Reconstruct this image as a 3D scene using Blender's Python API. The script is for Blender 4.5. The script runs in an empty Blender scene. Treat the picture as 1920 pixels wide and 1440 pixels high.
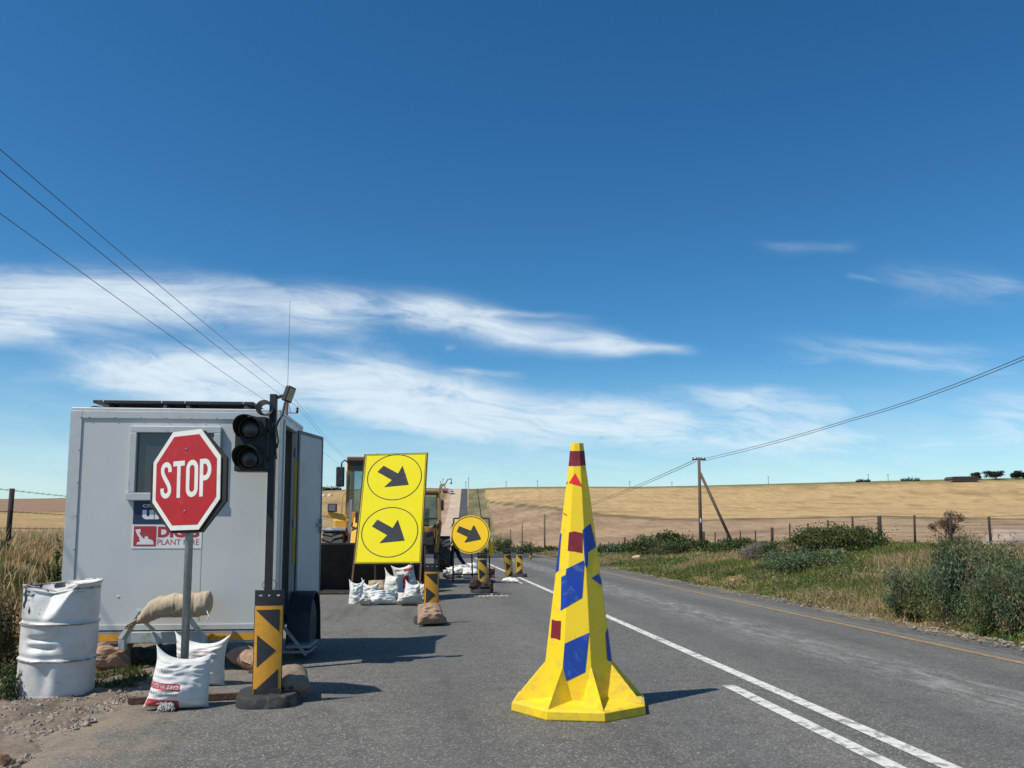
import bpy, bmesh, math, random
import numpy as np
from mathutils import Vector, Matrix, noise as mnoise
from mathutils.bvhtree import BVHTree
R = math.radians
random.seed(7)
RNG = np.random.default_rng(11)
scene = bpy.context.scene
COL = scene.collection

# ---------------------------------------------------------------- camera
FPX = 1553.0                      # focal length in photo pixels (1920 wide)
PPX, PPY = 960.0, 842.0           # principal point
PITCH = math.atan(155 / FPX)
YAW = math.atan(185 / FPX * math.cos(PITCH))
CAMH = 1.5
cd = bpy.data.cameras.new('camera')
cam = bpy.data.objects.new('camera', cd)
COL.objects.link(cam)
cam.location = (0, 0, CAMH)
cam.rotation_euler = (R(90) + PITCH, 0, -YAW)
cd.sensor_width = 36
cd.lens = 36 * FPX / 1920
cd.shift_y = (PPY - 720) / 1920
cd.clip_start = 0.1
cd.clip_end = 8000
scene.camera = cam
scene.view_settings.view_transform = 'Standard'
scene.view_settings.look = 'None'
scene.view_settings.gamma = 1
scene.view_settings.exposure = 0.25

CF = Vector((math.sin(YAW) * math.cos(PITCH), math.cos(YAW) * math.cos(PITCH), math.sin(PITCH)))
CR = Vector((math.cos(YAW), -math.sin(YAW), 0))
CU = CR.cross(CF)
CAM = Vector((0, 0, CAMH))
def ray(x, y):
    return CF + CR * ((x - PPX) / FPX) + CU * ((PPY - y) / FPX)
def G(x, y, z=0.0):               # photo pixel -> point at height z
    d = ray(x, y); return CAM + d * ((z - CAMH) / d.z)
def PY(x, y, Y):                  # photo pixel -> point at depth Y along the road
    d = ray(x, y); return CAM + d * (Y / d.y)

def D(x, y, d):                   # photo pixel -> point at camera depth d
    return CAM + ray(x, y) * d
# ---------------------------------------------------------------- node helper
class NT:
    def __init__(s, tree):
        s.t = tree; s.n = tree.nodes; s.l = tree.links
    def new(s, typ, **kw):
        n = s.n.new(typ)
        for k, v in kw.items(): setattr(n, k, v)
        return n
    def put(s, sock, v):
        if v is None: return
        if isinstance(v, bpy.types.NodeSocket): s.l.new(v, sock)
        else:
            if hasattr(sock.default_value, '__len__') and not hasattr(v, '__len__'): v = [v] * len(sock.default_value)
            if hasattr(sock.default_value, '__len__') and len(sock.default_value) == 4 and len(v) == 3: v = (*v, 1)
            sock.default_value = v
    def m(s, op, a, b=None, c=None, clamp=False):
        n = s.new('ShaderNodeMath', operation=op); n.use_clamp = clamp
        for i, v in enumerate((a, b, c)):
            if v is not None: s.put(n.inputs[i], v)
        return n.outputs[0]
    def vm(s, op, a, b=None):
        n = s.new('ShaderNodeVectorMath', operation=op)
        s.put(n.inputs[0], a)
        if b is not None: s.put(n.inputs[1], b)
        return n.outputs['Value'] if op in ('DOT_PRODUCT', 'LENGTH') else n.outputs[0]
    def comb(s, x, y, z):
        n = s.new('ShaderNodeCombineXYZ')
        for i, v in enumerate((x, y, z)): s.put(n.inputs[i], v)
        return n.outputs[0]
    def sep(s, v):
        n = s.new('ShaderNodeSeparateXYZ'); s.put(n.inputs[0], v); return n.outputs
    def noise(s, vec, scale=5, detail=4, rough=.55, dist=0, col=False):
        n = s.new('ShaderNodeTexNoise'); s.put(n.inputs['Vector'], vec)
        n.inputs['Scale'].default_value = scale; n.inputs['Detail'].default_value = detail
        n.inputs['Roughness'].default_value = rough; n.inputs['Distortion'].default_value = dist
        return n.outputs['Color' if col else 'Fac']
    def voro(s, vec, scale=5, feature='F1', out='Distance'):
        n = s.new('ShaderNodeTexVoronoi', feature=feature); s.put(n.inputs['Vector'], vec)
        n.inputs['Scale'].default_value = scale
        return n.outputs[out]
    def ramp(s, v, a, b, lo=0.0, hi=1.0, smooth=True):
        n = s.new('ShaderNodeMapRange'); n.interpolation_type = 'SMOOTHSTEP' if smooth else 'LINEAR'
        for i, q in enumerate((v, a, b, lo, hi)): s.put(n.inputs[i], q)
        return n.outputs[0]
    def mix(s, f, a, b, mode='MIX'):
        n = s.new('ShaderNodeMix', data_type='RGBA', blend_type=mode)
        s.put(n.inputs[0], f); s.put(n.inputs[6], a); s.put(n.inputs[7], b)
        return n.outputs[2]
    def scalec(s, c, f):
        return s.mix(1.0, c, f, 'MULTIPLY')

# ---------------------------------------------------------------- world: sky with cirrus
SUNV = Vector((-1.5, -0.68, 2.38)).normalized()
SUN_EL = math.asin(SUNV.z); SUN_AZ = math.atan2(SUNV.x, SUNV.y)
world = bpy.data.worlds.new('World'); scene.world = world
world.use_nodes = True
W = NT(world.node_tree); W.n.clear()
sky = W.new('ShaderNodeTexSky', sky_type='NISHITA')
sky.sun_disc = False; sky.sun_elevation = SUN_EL; sky.sun_rotation = SUN_AZ
sky.altitude = 100; sky.air_density = 1.0; sky.dust_density = 0.35; sky.ozone_density = 2.2
tc = W.new('ShaderNodeTexCoord').outputs['Generated']
X_, Y_, Z_ = W.sep(tc)
Yc = W.m('MAXIMUM', Y_, 0.02)
Uw = W.m('DIVIDE', X_, Yc); Vw = W.m('DIVIDE', Z_, Yc)
uvw = W.comb(Uw, Vw, 0)
warp = W.noise(W.comb(W.m('MULTIPLY', Uw, 3.0), W.m('MULTIPLY', Vw, 9.0), 3.7), 1.0, 3, .55, 0)
warp2 = W.noise(W.comb(W.m('MULTIPLY', Uw, 4.0), W.m('MULTIPLY', Vw, 12.0), 9.1), 1.0, 3, .55, 0)
Ux = W.m('ADD', Uw, W.m('MULTIPLY', W.m('SUBTRACT', warp2, .5), .22))
Vx = W.m('ADD', Vw, W.m('MULTIPLY', W.m('SUBTRACT', warp, .5), .055))
def uv_of(x, y):
    d = ray(x, y); return d.x / d.y, d.z / d.y
dens = None
STROKES = [  # x0,y0,x1,y1,half width px, amount
    (-160, 545, 320, 560, 52, 1.0), (150, 565, 640, 590, 34, .85), (300, 522, 480, 540, 12, .35), (-200, 585, 180, 600, 34, .7),
    (560, 590, 900, 605, 30, .8), (760, 590, 1000, 625, 30, .9), (950, 620, 1180, 645, 22, .95), (1100, 640, 1275, 652, 9, .75), (900, 590, 1095, 592, 6, .4), (520, 625, 700, 640, 12, .25),
    (-120, 620, 70, 630, 28, .7),
    (40, 690, 460, 700, 32, 1.0), (330, 690, 800, 710, 40, .95), (150, 715, 620, 740, 30, .75),
    (620, 735, 960, 755, 40, 1.0), (800, 760, 1230, 775, 34, 1.15), (820, 800, 1190, 805, 26, .75), (640, 770, 900, 800, 30, .8), (1050, 775, 1280, 800, 24, .6),
    (870, 690, 1030, 696, 8, .45), (872, 658, 905, 662, 4, .35),
    (1460, 640, 1850, 655, 20, .52), (1420, 672, 1850, 688, 14, .5), (1180, 735, 1560, 745, 26, .5), (1320, 755, 1580, 785, 36, .7), (1200, 805, 1600, 825, 30, .5), (1580, 720, 1920, 700, 14, .3),
    (1660, 520, 1930, 540, 30, .48), (1440, 468, 1600, 462, 12, .38), (1580, 515, 1640, 520, 6, .25),
    (1780, 775, 2100, 765, 40, .7), (1600, 815, 2000, 830, 30, .5), (60, 850, 700, 850, 40, .35), (900, 850, 1700, 850, 40, .5), (-100, 880, 300, 880, 22, .25),
    (-900, 500, -250, 540, 60, .8), (2100, 600, 2700, 650, 50, .5)]
for (x0, y0, x1, y1, hw, am) in STROKES:
    a = Vector(uv_of(x0, y0)); b = Vector(uv_of(x1, y1))
    c = (a + b) / 2; L = (b - a).length / 2; t = (b - a).normalized(); w = hw / FPX * 1.2
    # rotated frame: along t, across n
    du = W.m('SUBTRACT', Ux, c.x); dv = W.m('SUBTRACT', Vx, c.y)
    al = W.m('ADD', W.m('MULTIPLY', du, t.x / L), W.m('MULTIPLY', dv, t.y / L))
    ac = W.m('ADD', W.m('MULTIPLY', du, -t.y / w), W.m('MULTIPLY', dv, t.x / w))
    al2 = W.m('MULTIPLY', al, al)
    e = W.m('ADD', W.m('MULTIPLY', al2, W.m('MULTIPLY', al2, .8)), W.m('MULTIPLY', ac, ac))
    g = W.m('MULTIPLY', W.m('EXPONENT', W.m('MULTIPLY', e, -1)), am)
    dens = g if dens is None else W.m('ADD', dens, g)
rot = 0.10
ua = W.m('ADD', W.m('MULTIPLY', Ux, math.cos(rot)), W.m('MULTIPLY', Vx, -math.sin(rot)))
va = W.m('ADD', W.m('MULTIPLY', Ux, math.sin(rot)), W.m('MULTIPLY', Vx, math.cos(rot)))
n1 = W.noise(W.comb(W.m('MULTIPLY', ua, 3.2), W.m('MULTIPLY', va, 24), 0), 1.0, 7, .62, .6)
n2 = W.noise(W.comb(W.m('MULTIPLY', ua, 13), W.m('MULTIPLY', va, 44), 5), 1.0, 5, .6, .8)
n3 = W.noise(W.comb(W.m('MULTIPLY', ua, 42), W.m('MULTIPLY', va, 120), 8), 1.0, 4, .6, 1.2)
nn = W.m('ADD', W.m('ADD', W.m('MULTIPLY', n1, .58), W.m('MULTIPLY', n2, .32)), W.m('MULTIPLY', n3, .10))
dd = W.m('MINIMUM', dens, 1.35)
tex = W.ramp(nn,   .34, .64, .30, 1.38, False)
cm = W.m('MULTIPLY', dd, tex)
cm = W.m('MULTIPLY', W.m('SUBTRACT', 1.0, W.m('EXPONENT', W.m('MULTIPLY', W.m('MULTIPLY', cm, cm), -1.25))), .84)
cm = W.m('MULTIPLY', cm, W.ramp(Y_, .05, .25))
# thin whitish veil towards the horizon
veil = W.m('MULTIPLY', W.ramp(Z_, .22, .0), W.ramp(nn, .35, .68, .34, .60))
cm = W.m('MAXIMUM', cm, veil)
skyn = W.new('ShaderNodeGamma'); W.put(skyn.inputs[0], W.mix(1.0, sky.outputs[0], (.1754, .1754, .1754), 'MULTIPLY')); skyn.inputs[1].default_value = 1.24
skyc = W.mix(1.0, skyn.outputs[0], (0.78 * 5.7, 1.12 * 5.7, 1.20 * 5.7), 'MULTIPLY')
hs = W.new('ShaderNodeHueSaturation'); W.put(hs.inputs['Color'], skyc)
hs.inputs['Saturation'].default_value = 1.10; hs.inputs['Value'].default_value = 1.0
bg1 = W.new('ShaderNodeBackground'); W.put(bg1.inputs[0], hs.outputs[0]); bg1.inputs[1].default_value = 0.085
bg2 = W.new('ShaderNodeBackground'); bg2.inputs[0].default_value = (8.6, 9.4, 9.9, 1); bg2.inputs[1].default_value = 0.085
mx = W.new('ShaderNodeMixShader'); W.put(mx.inputs[0], cm)
W.l.new(bg1.outputs[0], mx.inputs[1]); W.l.new(bg2.outputs[0], mx.inputs[2])
wo = W.new('ShaderNodeOutputWorld'); W.l.new(mx.outputs[0], wo.inputs[0])

# ---------------------------------------------------------------- sun
sd = bpy.data.lights.new('sun', 'SUN'); sun = bpy.data.objects.new('sun', sd); COL.objects.link(sun)
sd.energy = 4.2; sd.angle = R(0.5); sd.color = (1.0, 0.93, 0.82)
sun.rotation_euler = SUNV.to_track_quat('Z', 'Y').to_euler()
sun.location = (-20, -10, 40)

# ---------------------------------------------------------------- materials
MATS = {}
def mat(name, color=(.5, .5, .5), rough=.6, metal=0.0, var=.12, scale=6.0, bump=0.0, bscale=40.0, dirt=None, dirt_amt=.5, dscale=3.0, spec=.5,
        attr=None, trans=0.0, coat=0.0):
    if name in MATS: return MATS[name]
    m = bpy.data.materials.new(name); m.use_nodes = True
    T = NT(m.node_tree); b = T.n['Principled BSDF']
    oc = T.new('ShaderNodeTexCoord').outputs['Object']
    if attr:
        an = T.new('ShaderNodeAttribute'); an.attribute_name = attr; c = an.outputs['Color']
    else: c = color
    n = T.noise(oc, scale, 5, .6)
    f = T.ramp(n, .25, .75, 1 - var, 1 + var, False)
    c = T.scalec(T.mix(0.0, c, c) if attr is None else c, f)
    if dirt is not None:
        d = T.ramp(T.noise(oc, dscale, 8, .68, .4), .62 - .25 * dirt_amt, .72 - .12 * dirt_amt)
        c = T.mix(T.m('MULTIPLY', d, min(1, dirt_amt + .3)), c, dirt)
    T.put(b.inputs['Base Color'], c)
    T.put(b.inputs['Roughness'], T.ramp(T.noise(oc, scale * 2.3, 3), .2, .8, max(0.02, rough - .08), min(1, rough + .1), False))
    b.inputs['Metallic'].default_value = metal
    b.inputs['Specular IOR Level'].default_value = spec
    if coat: b.inputs['Coat Weight'].default_value = coat
    if trans: b.inputs['Transmission Weight'].default_value = trans
    if bump:
        bn = T.new('ShaderNodeBump'); bn.inputs['Strength'].default_value = bump; bn.inputs['Distance'].default_value = .02
        T.put(bn.inputs['Height'], T.noise(oc, bscale, 5, .6)); T.l.new(bn.outputs[0], b.inputs['Normal'])
    MATS[name] = m
    return m

def leafmat(name, rough=.7, trans=.25):
    m = bpy.data.materials.new(name); m.use_nodes = True
    T = NT(m.node_tree); b = T.n['Principled BSDF']
    an = T.new('ShaderNodeAttribute'); an.attribute_name = 'Col'
    T.put(b.inputs['Base Color'], an.outputs['Color']); b.inputs['Roughness'].default_value = rough
    b.inputs['Specular IOR Level'].default_value = .25
    tr = T.new('ShaderNodeBsdfTranslucent'); T.put(tr.inputs[0], an.outputs['Color'])
    ms = T.new('ShaderNodeMixShader'); ms.inputs[0].default_value = trans
    T.l.new(b.outputs[0], ms.inputs[1]); T.l.new(tr.outputs[0], ms.inputs[2])
    T.l.new(ms.outputs[0], T.n['Material Output'].inputs[0])
    return m

# ---------------------------------------------------------------- mesh builder
class MB:
    def __init__(s): s.v = []; s.f = []; s.mi = []
    def add(s, vs, fs, mi=0):
        o = len(s.v); s.v += [tuple(p) for p in vs]
        for f in fs: s.f.append(tuple(i + o for i in f)); s.mi.append(mi)
        return s
    def box(s, c, d, rot=None, mi=0, taper=1.0):
        hx, hy, hz = d[0] / 2, d[1] / 2, d[2] / 2
        vs = []
        for z in (-1, 1):
            k = taper if z > 0 else 1
            for (x, y) in ((-1, -1), (1, -1), (1, 1), (-1, 1)): vs.append(Vector((x * hx * k, y * hy * k, z * hz)))
        if rot is not None:
            M = rot if isinstance(rot, Matrix) else Matrix.Rotation(rot, 3, 'Z')
            vs = [M @ p for p in vs]
        vs = [p + Vector(c) for p in vs]
        return s.add(vs, [(3, 2, 1, 0), (4, 5, 6, 7), (0, 1, 5, 4), (1, 2, 6, 5), (2, 3, 7, 6), (3, 0, 4, 7)], mi)
    def bar(s, a, b, w, h=None, mi=0, up=(0, 0, 1)):
        a = Vector(a); b = Vector(b); h = h or w; d = (b - a)
        y = d.normalized(); u = Vector(up)
        if abs(y.dot(u)) > .98: u = Vector((0, 1, 0))
        x = y.cross(u).normalized(); z = x.cross(y)
        M = Matrix((x, y, z)).transposed()
        return s.box((a + b) / 2, (w, d.length, h), M, mi)
    def prism(s, pts, a, b, mi=0, frame=None):     # pts 2-D -> (x,z) extruded y from a to b ; frame maps vector
        n = len(pts); vs = [Vector((p[0], a, p[1])) for p in pts] + [Vector((p[0], b, p[1])) for p in pts]
        if frame: vs = [frame(p) for p in vs]
        fs = [tuple(range(n)), tuple(range(2 * n - 1, n - 1, -1))]
        fs += [(i, i + n, (i + 1) % n + n, (i + 1) % n) for i in range(n)]
        return s.add(vs, fs, mi)
    def tube(s, pts, r, n=10, mi=0, cap=True, closed=False):
        pts = [Vector(p) for p in pts]; k = len(pts)
        rs = r if hasattr(r, '__len__') else [r] * k
        prev = None; vs = []
        for i, p in enumerate(pts):
            if closed: t = (pts[(i + 1) % k] - pts[i - 1]).normalized()
            else: t = (pts[min(i + 1, k - 1)] - pts[max(i - 1, 0)]).normalized()
            if prev is None:
                u = Vector((0, 0, 1)) if abs(t.z) < .9 else Vector((1, 0, 0))
                x = t.cross(u).normalized()
            else:
                x = (prev - t * prev.dot(t)).normalized()
            prev = x; y = t.cross(x)
            for j in range(n):
                a = 2 * math.pi * j / n
                vs.append(p + (x * math.cos(a) + y * math.sin(a)) * rs[i])
        fs = []
        m = k if closed else k - 1
        for i in range(m):
            for j in range(n):
                a0 = i * n + j; a1 = i * n + (j + 1) % n; b0 = ((i + 1) % k) * n + j; b1 = ((i + 1) % k) * n + (j + 1) % n
                fs.append((a0, a1, b1, b0))
        if cap and not closed:
            fs.append(tuple(range(n - 1, -1, -1))); fs.append(tuple((k - 1) * n + j for j in range(n)))
        return s.add(vs, fs, mi)
    def lathe(s, prof, n=32, axis='Z', c=(0, 0, 0), mi=0):   # prof (r, h)
        vs = []; c = Vector(c)
        for (r, h) in prof:
            for j in range(n):
                a = 2 * math.pi * j / n; p = (r * math.cos(a), r * math.sin(a), h)
                if axis == 'X': p = (p[2], p[0], p[1])
                elif axis == 'Y': p = (p[1], p[2], p[0])
                vs.append(Vector(p) + c)
        fs = [(i * n + j, i * n + (j + 1) % n, (i + 1) * n + (j + 1) % n, (i + 1) * n + j) for i in range(len(prof) - 1) for j in range(n)]
        fs.append(tuple(range(n - 1, -1, -1))); fs.append(tuple((len(prof) - 1) * n + j for j in range(n)))
        return s.add(vs, fs, mi)
    def sphere(s, c, r, n=10, mi=0, sq=(1, 1, 1)):
        pr = [(max(1e-4, math.sin(math.pi * i / n)), -math.cos(math.pi * i / n)) for i in range(n + 1)]
        b = MB().lathe(pr, n * 2)
        return s.add([(p[0] * r * sq[0] + c[0], p[1] * r * sq[1] + c[1], p[2] * r * sq[2] + c[2]) for p in b.v], b.f, mi)
    def build(s, name, mats, parent=None, smooth=False, bevel=0.0, auto=None, sub=0):
        me = bpy.data.meshes.new(name)
        me.from_pydata([tuple(p) for p in s.v], [], s.f); 
        if not isinstance(mats, (list, tuple)): mats = [mats]
        for m in mats: me.materials.append(m)
        if len(mats) > 1: me.polygons.foreach_set('material_index', s.mi)
        bm = bmesh.new(); bm.from_mesh(me); bmesh.ops.recalc_face_normals(bm, faces=bm.faces)
        if auto is not None:
            for f in bm.faces: f.smooth = True
            for e in bm.edges:
                if len(e.link_faces) == 2 and e.calc_face_angle(0) > R(auto): e.smooth = False
        elif smooth:
            for f in bm.faces: f.smooth = True
        bm.to_mesh(me); bm.free(); me.update()
        o = bpy.data.objects.new(name, me); COL.objects.link(o)
        if parent is not None: o.parent = parent
        if bevel:
            b = o.modifiers.new('bevel', 'BEVEL'); b.width = bevel; b.segments = 2; b.limit_method = 'ANGLE'; b.angle_limit = R(40)
        if sub:
            q = o.modifiers.new('sub', 'SUBSURF'); q.levels = sub; q.render_levels = sub
        return o

def tag(o, label, cat=None, group=None, kind=None):
    o['label'] = label
    if cat: o['category'] = cat
    if group: o['group'] = group
    if kind: o['kind'] = kind
    return o
def thing(name, label, cat, loc=(0, 0, 0), rot=(0, 0, 0), group=None):
    o = bpy.data.objects.new(name, None); COL.objects.link(o); o.empty_display_size = .1
    o.location = loc; o.rotation_euler = rot if hasattr(rot, '__len__') else (0, 0, rot)
    return tag(o, label, cat, group)
def copy_tree(o, parent=None):
    c = o.copy(); COL.objects.link(c); c.parent = parent
    for ch in list(o.children): copy_tree(ch, c)
    return c
def fast_mesh(name, verts, faces_flat, nper, colors, material):
    """big meshes from numpy; faces all with nper corners"""
    me = bpy.data.meshes.new(name)
    nv = len(verts); nf = len(faces_flat) // nper
    me.vertices.add(nv); me.vertices.foreach_set('co', np.asarray(verts, np.float32).ravel())
    me.loops.add(nf * nper); me.loops.foreach_set('vertex_index', np.asarray(faces_flat, np.int32))
    me.polygons.add(nf)
    me.polygons.foreach_set('loop_start', np.arange(0, nf * nper, nper, dtype=np.int32))
    me.polygons.foreach_set('loop_total', np.full(nf, nper, np.int32))
    if colors is not None:
        ca = me.color_attributes.new('Col', 'FLOAT_COLOR', 'POINT')
        c4 = np.ones((nv, 4), np.float32); c4[:, :3] = np.maximum(colors, .002)
        ca.data.foreach_set('color', c4.ravel())
    me.update(calc_edges=True); me.validate()
    me.materials.append(material)
    o = bpy.data.objects.new(name, me); COL.objects.link(o)
    return o
def text_geo(txt, w, h=None, bold=0.0):
    """flat text mesh in x,z centred on 0, fitted to width w and height h -> verts, faces"""
    cu = bpy.data.curves.new('t', 'FONT'); cu.body = txt; cu.resolution_u = 3; cu.offset = bold; cu.fill_mode = 'FRONT'
    o = bpy.data.objects.new('t', cu); COL.objects.link(o)
    dg = bpy.context.evaluated_depsgraph_get(); me = bpy.data.meshes.new_from_object(o.evaluated_get(dg))
    vs = [v.co.copy() for v in me.vertices]; fs = [tuple(p.vertices) for p in me.polygons]
    bpy.data.objects.remove(o); bpy.data.curves.remove(cu); bpy.data.meshes.remove(me)
    x0 = min(v.x for v in vs); x1 = max(v.x for v in vs); y0 = min(v.y for v in vs); y1 = max(v.y for v in vs)
    sx = w / (x1 - x0); sy = sx if h is None else h / (y1 - y0)
    return [Vector(((v.x - (x0 + x1) / 2) * sx, 0, (v.y - (y0 + y1) / 2) * sy)) for v in vs], fs
def sstep(x, a, b):
    t = np.clip((np.asarray(x, float) - a) / (b - a), 0, 1); return t * t * (3 - 2 * t)

# value noise for numpy
_P = RNG.random((256, 256))
def vnoise(x, y):
    x = np.asarray(x, float); y = np.asarray(y, float)
    xi = np.floor(x).astype(int); yi = np.floor(y).astype(int); fx = x - xi; fy = y - yi
    fx = fx * fx * (3 - 2 * fx); fy = fy * fy * (3 - 2 * fy)
    a = _P[xi % 256, yi % 256]; b = _P[(xi + 1) % 256, yi % 256]; c = _P[xi % 256, (yi + 1) % 256]; d = _P[(xi + 1) % 256, (yi + 1) % 256]
    return (a * (1 - fx) + b * fx) * (1 - fy) + (c * (1 - fx) + d * fx) * fy
def fbm(x, y, o=4):
    s = 0; a = .5
    for i in range(o): s = s + a * vnoise(x * 2 ** i + 17 * i, y * 2 ** i + 31 * i); a /= 2
    return s / (1 - .5 ** o)

# ---------------------------------------------------------------- terrain
TCOLS = [-700, -100, 60, 360, 620, 780, 870, 950, 1050, 1200, 1400, 1640, 1920, 2600]
TROWS = {130: [985, 985, 985, 985, 1004, 1040, 1046, 1044, 1035, 1027, 1017, 1010, 1006, 1003],
         220: [976, 972, 972, 974, 990, 1028, 1040, 1034, 1021, 1011, 1002, 996, 994, 990],
         300: [966, 961, 959, 960, 968, 998, 1010, 1005, 993, 982, 974, 969, 973, 972],
         370: [957, 952, 950, 950, 949, 964, 979, 974, 955, 955, 957, 955, 958, 956],
         430: [951, 947, 945, 942, 937, 940, 955, 944, 938, 939, 942, 941, 943, 940],
         500: [945, 941, 939, 934, 926, 922, 931, 925, 922, 922, 922, 919, 915, 908],
         550: [941, 937, 935, 928, 919, 915, 917, 914, 913, 913, 909, 903, 897, 888],
         600: [942, 938, 936, 929, 920, 916, 919, 916, 914, 914, 910, 904, 898, 889],
         900: [960, 956, 952, 946, 940, 940, 940, 940, 938, 938, 934, 930, 926, 920],
         5000: [985, 985, 985, 985, 985, 985, 985, 985, 985, 985, 985, 985, 985, 985]}
SC = np.array([ray(x, 960).x / ray(x, 960).y for x in TCOLS])
YR = np.array(sorted(TROWS))
ZT = np.array([[PY(x, TROWS[Y][i], Y).z for i, x in enumerate(TCOLS)] for Y in YR])
def _hermite(xs, ys, xq):
    d = np.gradient(ys, xs, axis=0)
    for i in range(1, len(xs) - 1):                      # limit overshoot
        a = (ys[i] - ys[i - 1]) / (xs[i] - xs[i - 1]); b = (ys[i + 1] - ys[i]) / (xs[i + 1] - xs[i])
        d[i] = np.where(a * b <= 0, .5 * (a + b) * .3, np.sign(a) * np.minimum(abs(d[i]), 3 * np.minimum(abs(a), abs(b))))
    k = np.clip(np.searchsorted(xs, xq) - 1, 0, len(xs) - 2); h = xs[k + 1] - xs[k]; t = (xq - xs[k]) / h
    sh = (-1,) + (1,) * (ys.ndim - 1); t = t.reshape(sh); h = h.reshape(sh)
    return ((2 * t**3 - 3 * t**2 + 1) * ys[k] + (t**3 - 2 * t**2 + t) * h * d[k] + (-2 * t**3 + 3 * t**2) * ys[k + 1] + (t**3 - t**2) * h * d[k + 1])
LYQ = np.linspace(math.log(130), math.log(4900), 400)
SQ = np.linspace(SC[0], SC[-1], 300)
ZQ = _hermite(YR.astype(float), ZT, np.exp(LYQ))
ZQ = _hermite(SC, ZQ.T.copy(), SQ).T
def zfar(X, Y):
    Y = np.maximum(np.asarray(Y, float), 130.0); s = np.clip(X / Y, SQ[0], SQ[-1]); ly = np.clip(np.log(Y), LYQ[0], LYQ[-1])
    fi = (ly - LYQ[0]) / (LYQ[1] - LYQ[0]); fj = (s - SQ[0]) / (SQ[1] - SQ[0])
    i = np.clip(fi.astype(int), 0, len(LYQ) - 2); j = np.clip(fj.astype(int), 0, len(SQ) - 2); a = fi - i; b = fj - j
    return (ZQ[i, j] * (1 - a) + ZQ[i + 1, j] * a) * (1 - b) + (ZQ[i, j + 1] * (1 - a) + ZQ[i + 1, j + 1] * a) * b
def xc(Y):                                                # road centre line
    Y = np.asarray(Y, float); return 3.37 + .065 * 30 * np.log1p(np.exp(np.clip((Y - 118) / 30, -30, 30))) * (Y < 1000) + .065 * (Y - 118) * (Y >= 1000)
FZY = [0, 34, 38, 42, 60, 76, 130]; FZZ = [1.0, .95, .72, .45, .12, -.35, -2.0]
def znear(X, Y):
    off = X - (xc(Y) - 3.37)
    zr = -1.1 * sstep(Y, 58, 85)
    e = np.interp(Y, FZY, FZZ)
    t = sstep(off, 8.6, 17.5)
    r = zr + (e - zr) * t - .12 * sstep(off, 7.9, 8.7) * (1 - t) - .4 * sstep(off, 20, 60)
    l = zr + 1.15 * sstep(-off, 4.3, 9.0) + .25 * sstep(-off, 9, 25)
    return np.where(off > 0, r, l)
def zg(X, Y, rough=True):
    X = np.asarray(X, float); Y = np.asarray(Y, float)
    b = sstep(Y, 62, 130)
    zf = zfar(X, Y)
    c = xc(Y); zc = zfar(c, Y)
    wr = 1 - sstep(np.abs(X - c), 7, 16)
    zf = zf * (1 - wr) + zc * wr
    z = znear(X, Y) * (1 - b) + zf * b
    off = np.abs(X - c + .85)
    if rough:
        am = sstep(off, 5.0, 7.0) * np.clip(.10 + .0 * Y, 0, .3)
        z = z + am * (fbm(X * .55, Y * .55, 4) - .5) * 1.6 + sstep(off, 4.0, 4.8) * .10 * (fbm(X * 4, Y * 4, 4) - .5)
    return z
def zgs(x, y): return float(zg(np.array([x]), np.array([y]))[0])

ang_f = np.radians(np.arange(-40, 44.01, .13)); ang_b = np.radians(np.concatenate([np.arange(48, 180, 6), np.arange(-180, -41, 6)]))
angs = np.concatenate([ang_f, ang_b]); NA = len(angs)
rad = [0.6]
while rad[-1] < 4800: rad.append(rad[-1] * 1.026)
rad = np.array(rad); NR = len(rad)
AA, RR_ = np.meshgrid(angs, rad); GX = (RR_ * np.sin(AA)); GY = RR_ * np.cos(AA)
GZ = zg(GX, np.where(GY < 0, 0, GY))
offc = GX - xc(np.maximum(GY, 0)) + 3.37
GZ = GZ - .07 * sstep(offc, -2.85, -2.2) * (1 - sstep(offc, 7.9, 8.15)) * (GY < 64) + .012 * (offc < -2.2) * (GY < 64) * (1 - sstep(-offc, 6, 7))
GZ = np.where((GY >= 60) & (np.abs(GX - xc(np.maximum(GY, 0))) < 5.2), GZ - .18, GZ)
def bdist(xp_list, yp_list):
    pass
# field boundary depth as a function of direction
BX = [870, 885, 900, 941, 986, 1052, 1120, 1320, 1537, 1641, 1745, 1920, 2600]; BD = [505, 500, 475, 432, 410, 372, 345, 305, 300, 302, 298, 298, 300]
BS = np.array([ray(x, 960).x / ray(x, 960).y for x in BX])
S_ = GX / np.maximum(GY, 1)
wob = (fbm(GX * .05, GY * .05, 3) - .5)
Yb = np.interp(S_, BS, BD) + 8 * wob
def C(*c): return np.array(c, float)
def mixc(a, b, t): return a * (1 - t[..., None]) + b * t[..., None]
n_a = fbm(GX * .9, GY * .9, 4); n_b = fbm(GX * .12 + 40, GY * .12, 4); n_c = fbm(GX * .03 + 9, GY * .03, 4)
gold = C(.44, .305, .145); gold2 = C(.34, .235, .115); pink = C(.34, .235, .14); pink2 = C(.25, .165, .105); olive = C(.12, .115, .05); dry = C(.36, .27, .13)
tan_ = C(.27, .195, .10); soil = C(.30, .20, .12); gravel = C(.27, .23, .185); green = C(.10, .13, .035)
Cc = np.zeros(GX.shape + (3,)) + tan_
right = S_ > np.interp(GY, [0, 3000], [.055, .055])
fence_off = 18.3
beyond = (offc > fence_off)
# right fields
pk = mixc(np.zeros_like(Cc) + pink, pink2, sstep(n_c, .40, .68)); pk = mixc(pk, C(.30, .22, .12), .6 * sstep(n_b, .55, .8))
gd = mixc(np.zeros_like(Cc) + gold, gold2, sstep(fbm(GX * .02, GY * .09, 4), .45, .75))
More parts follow.
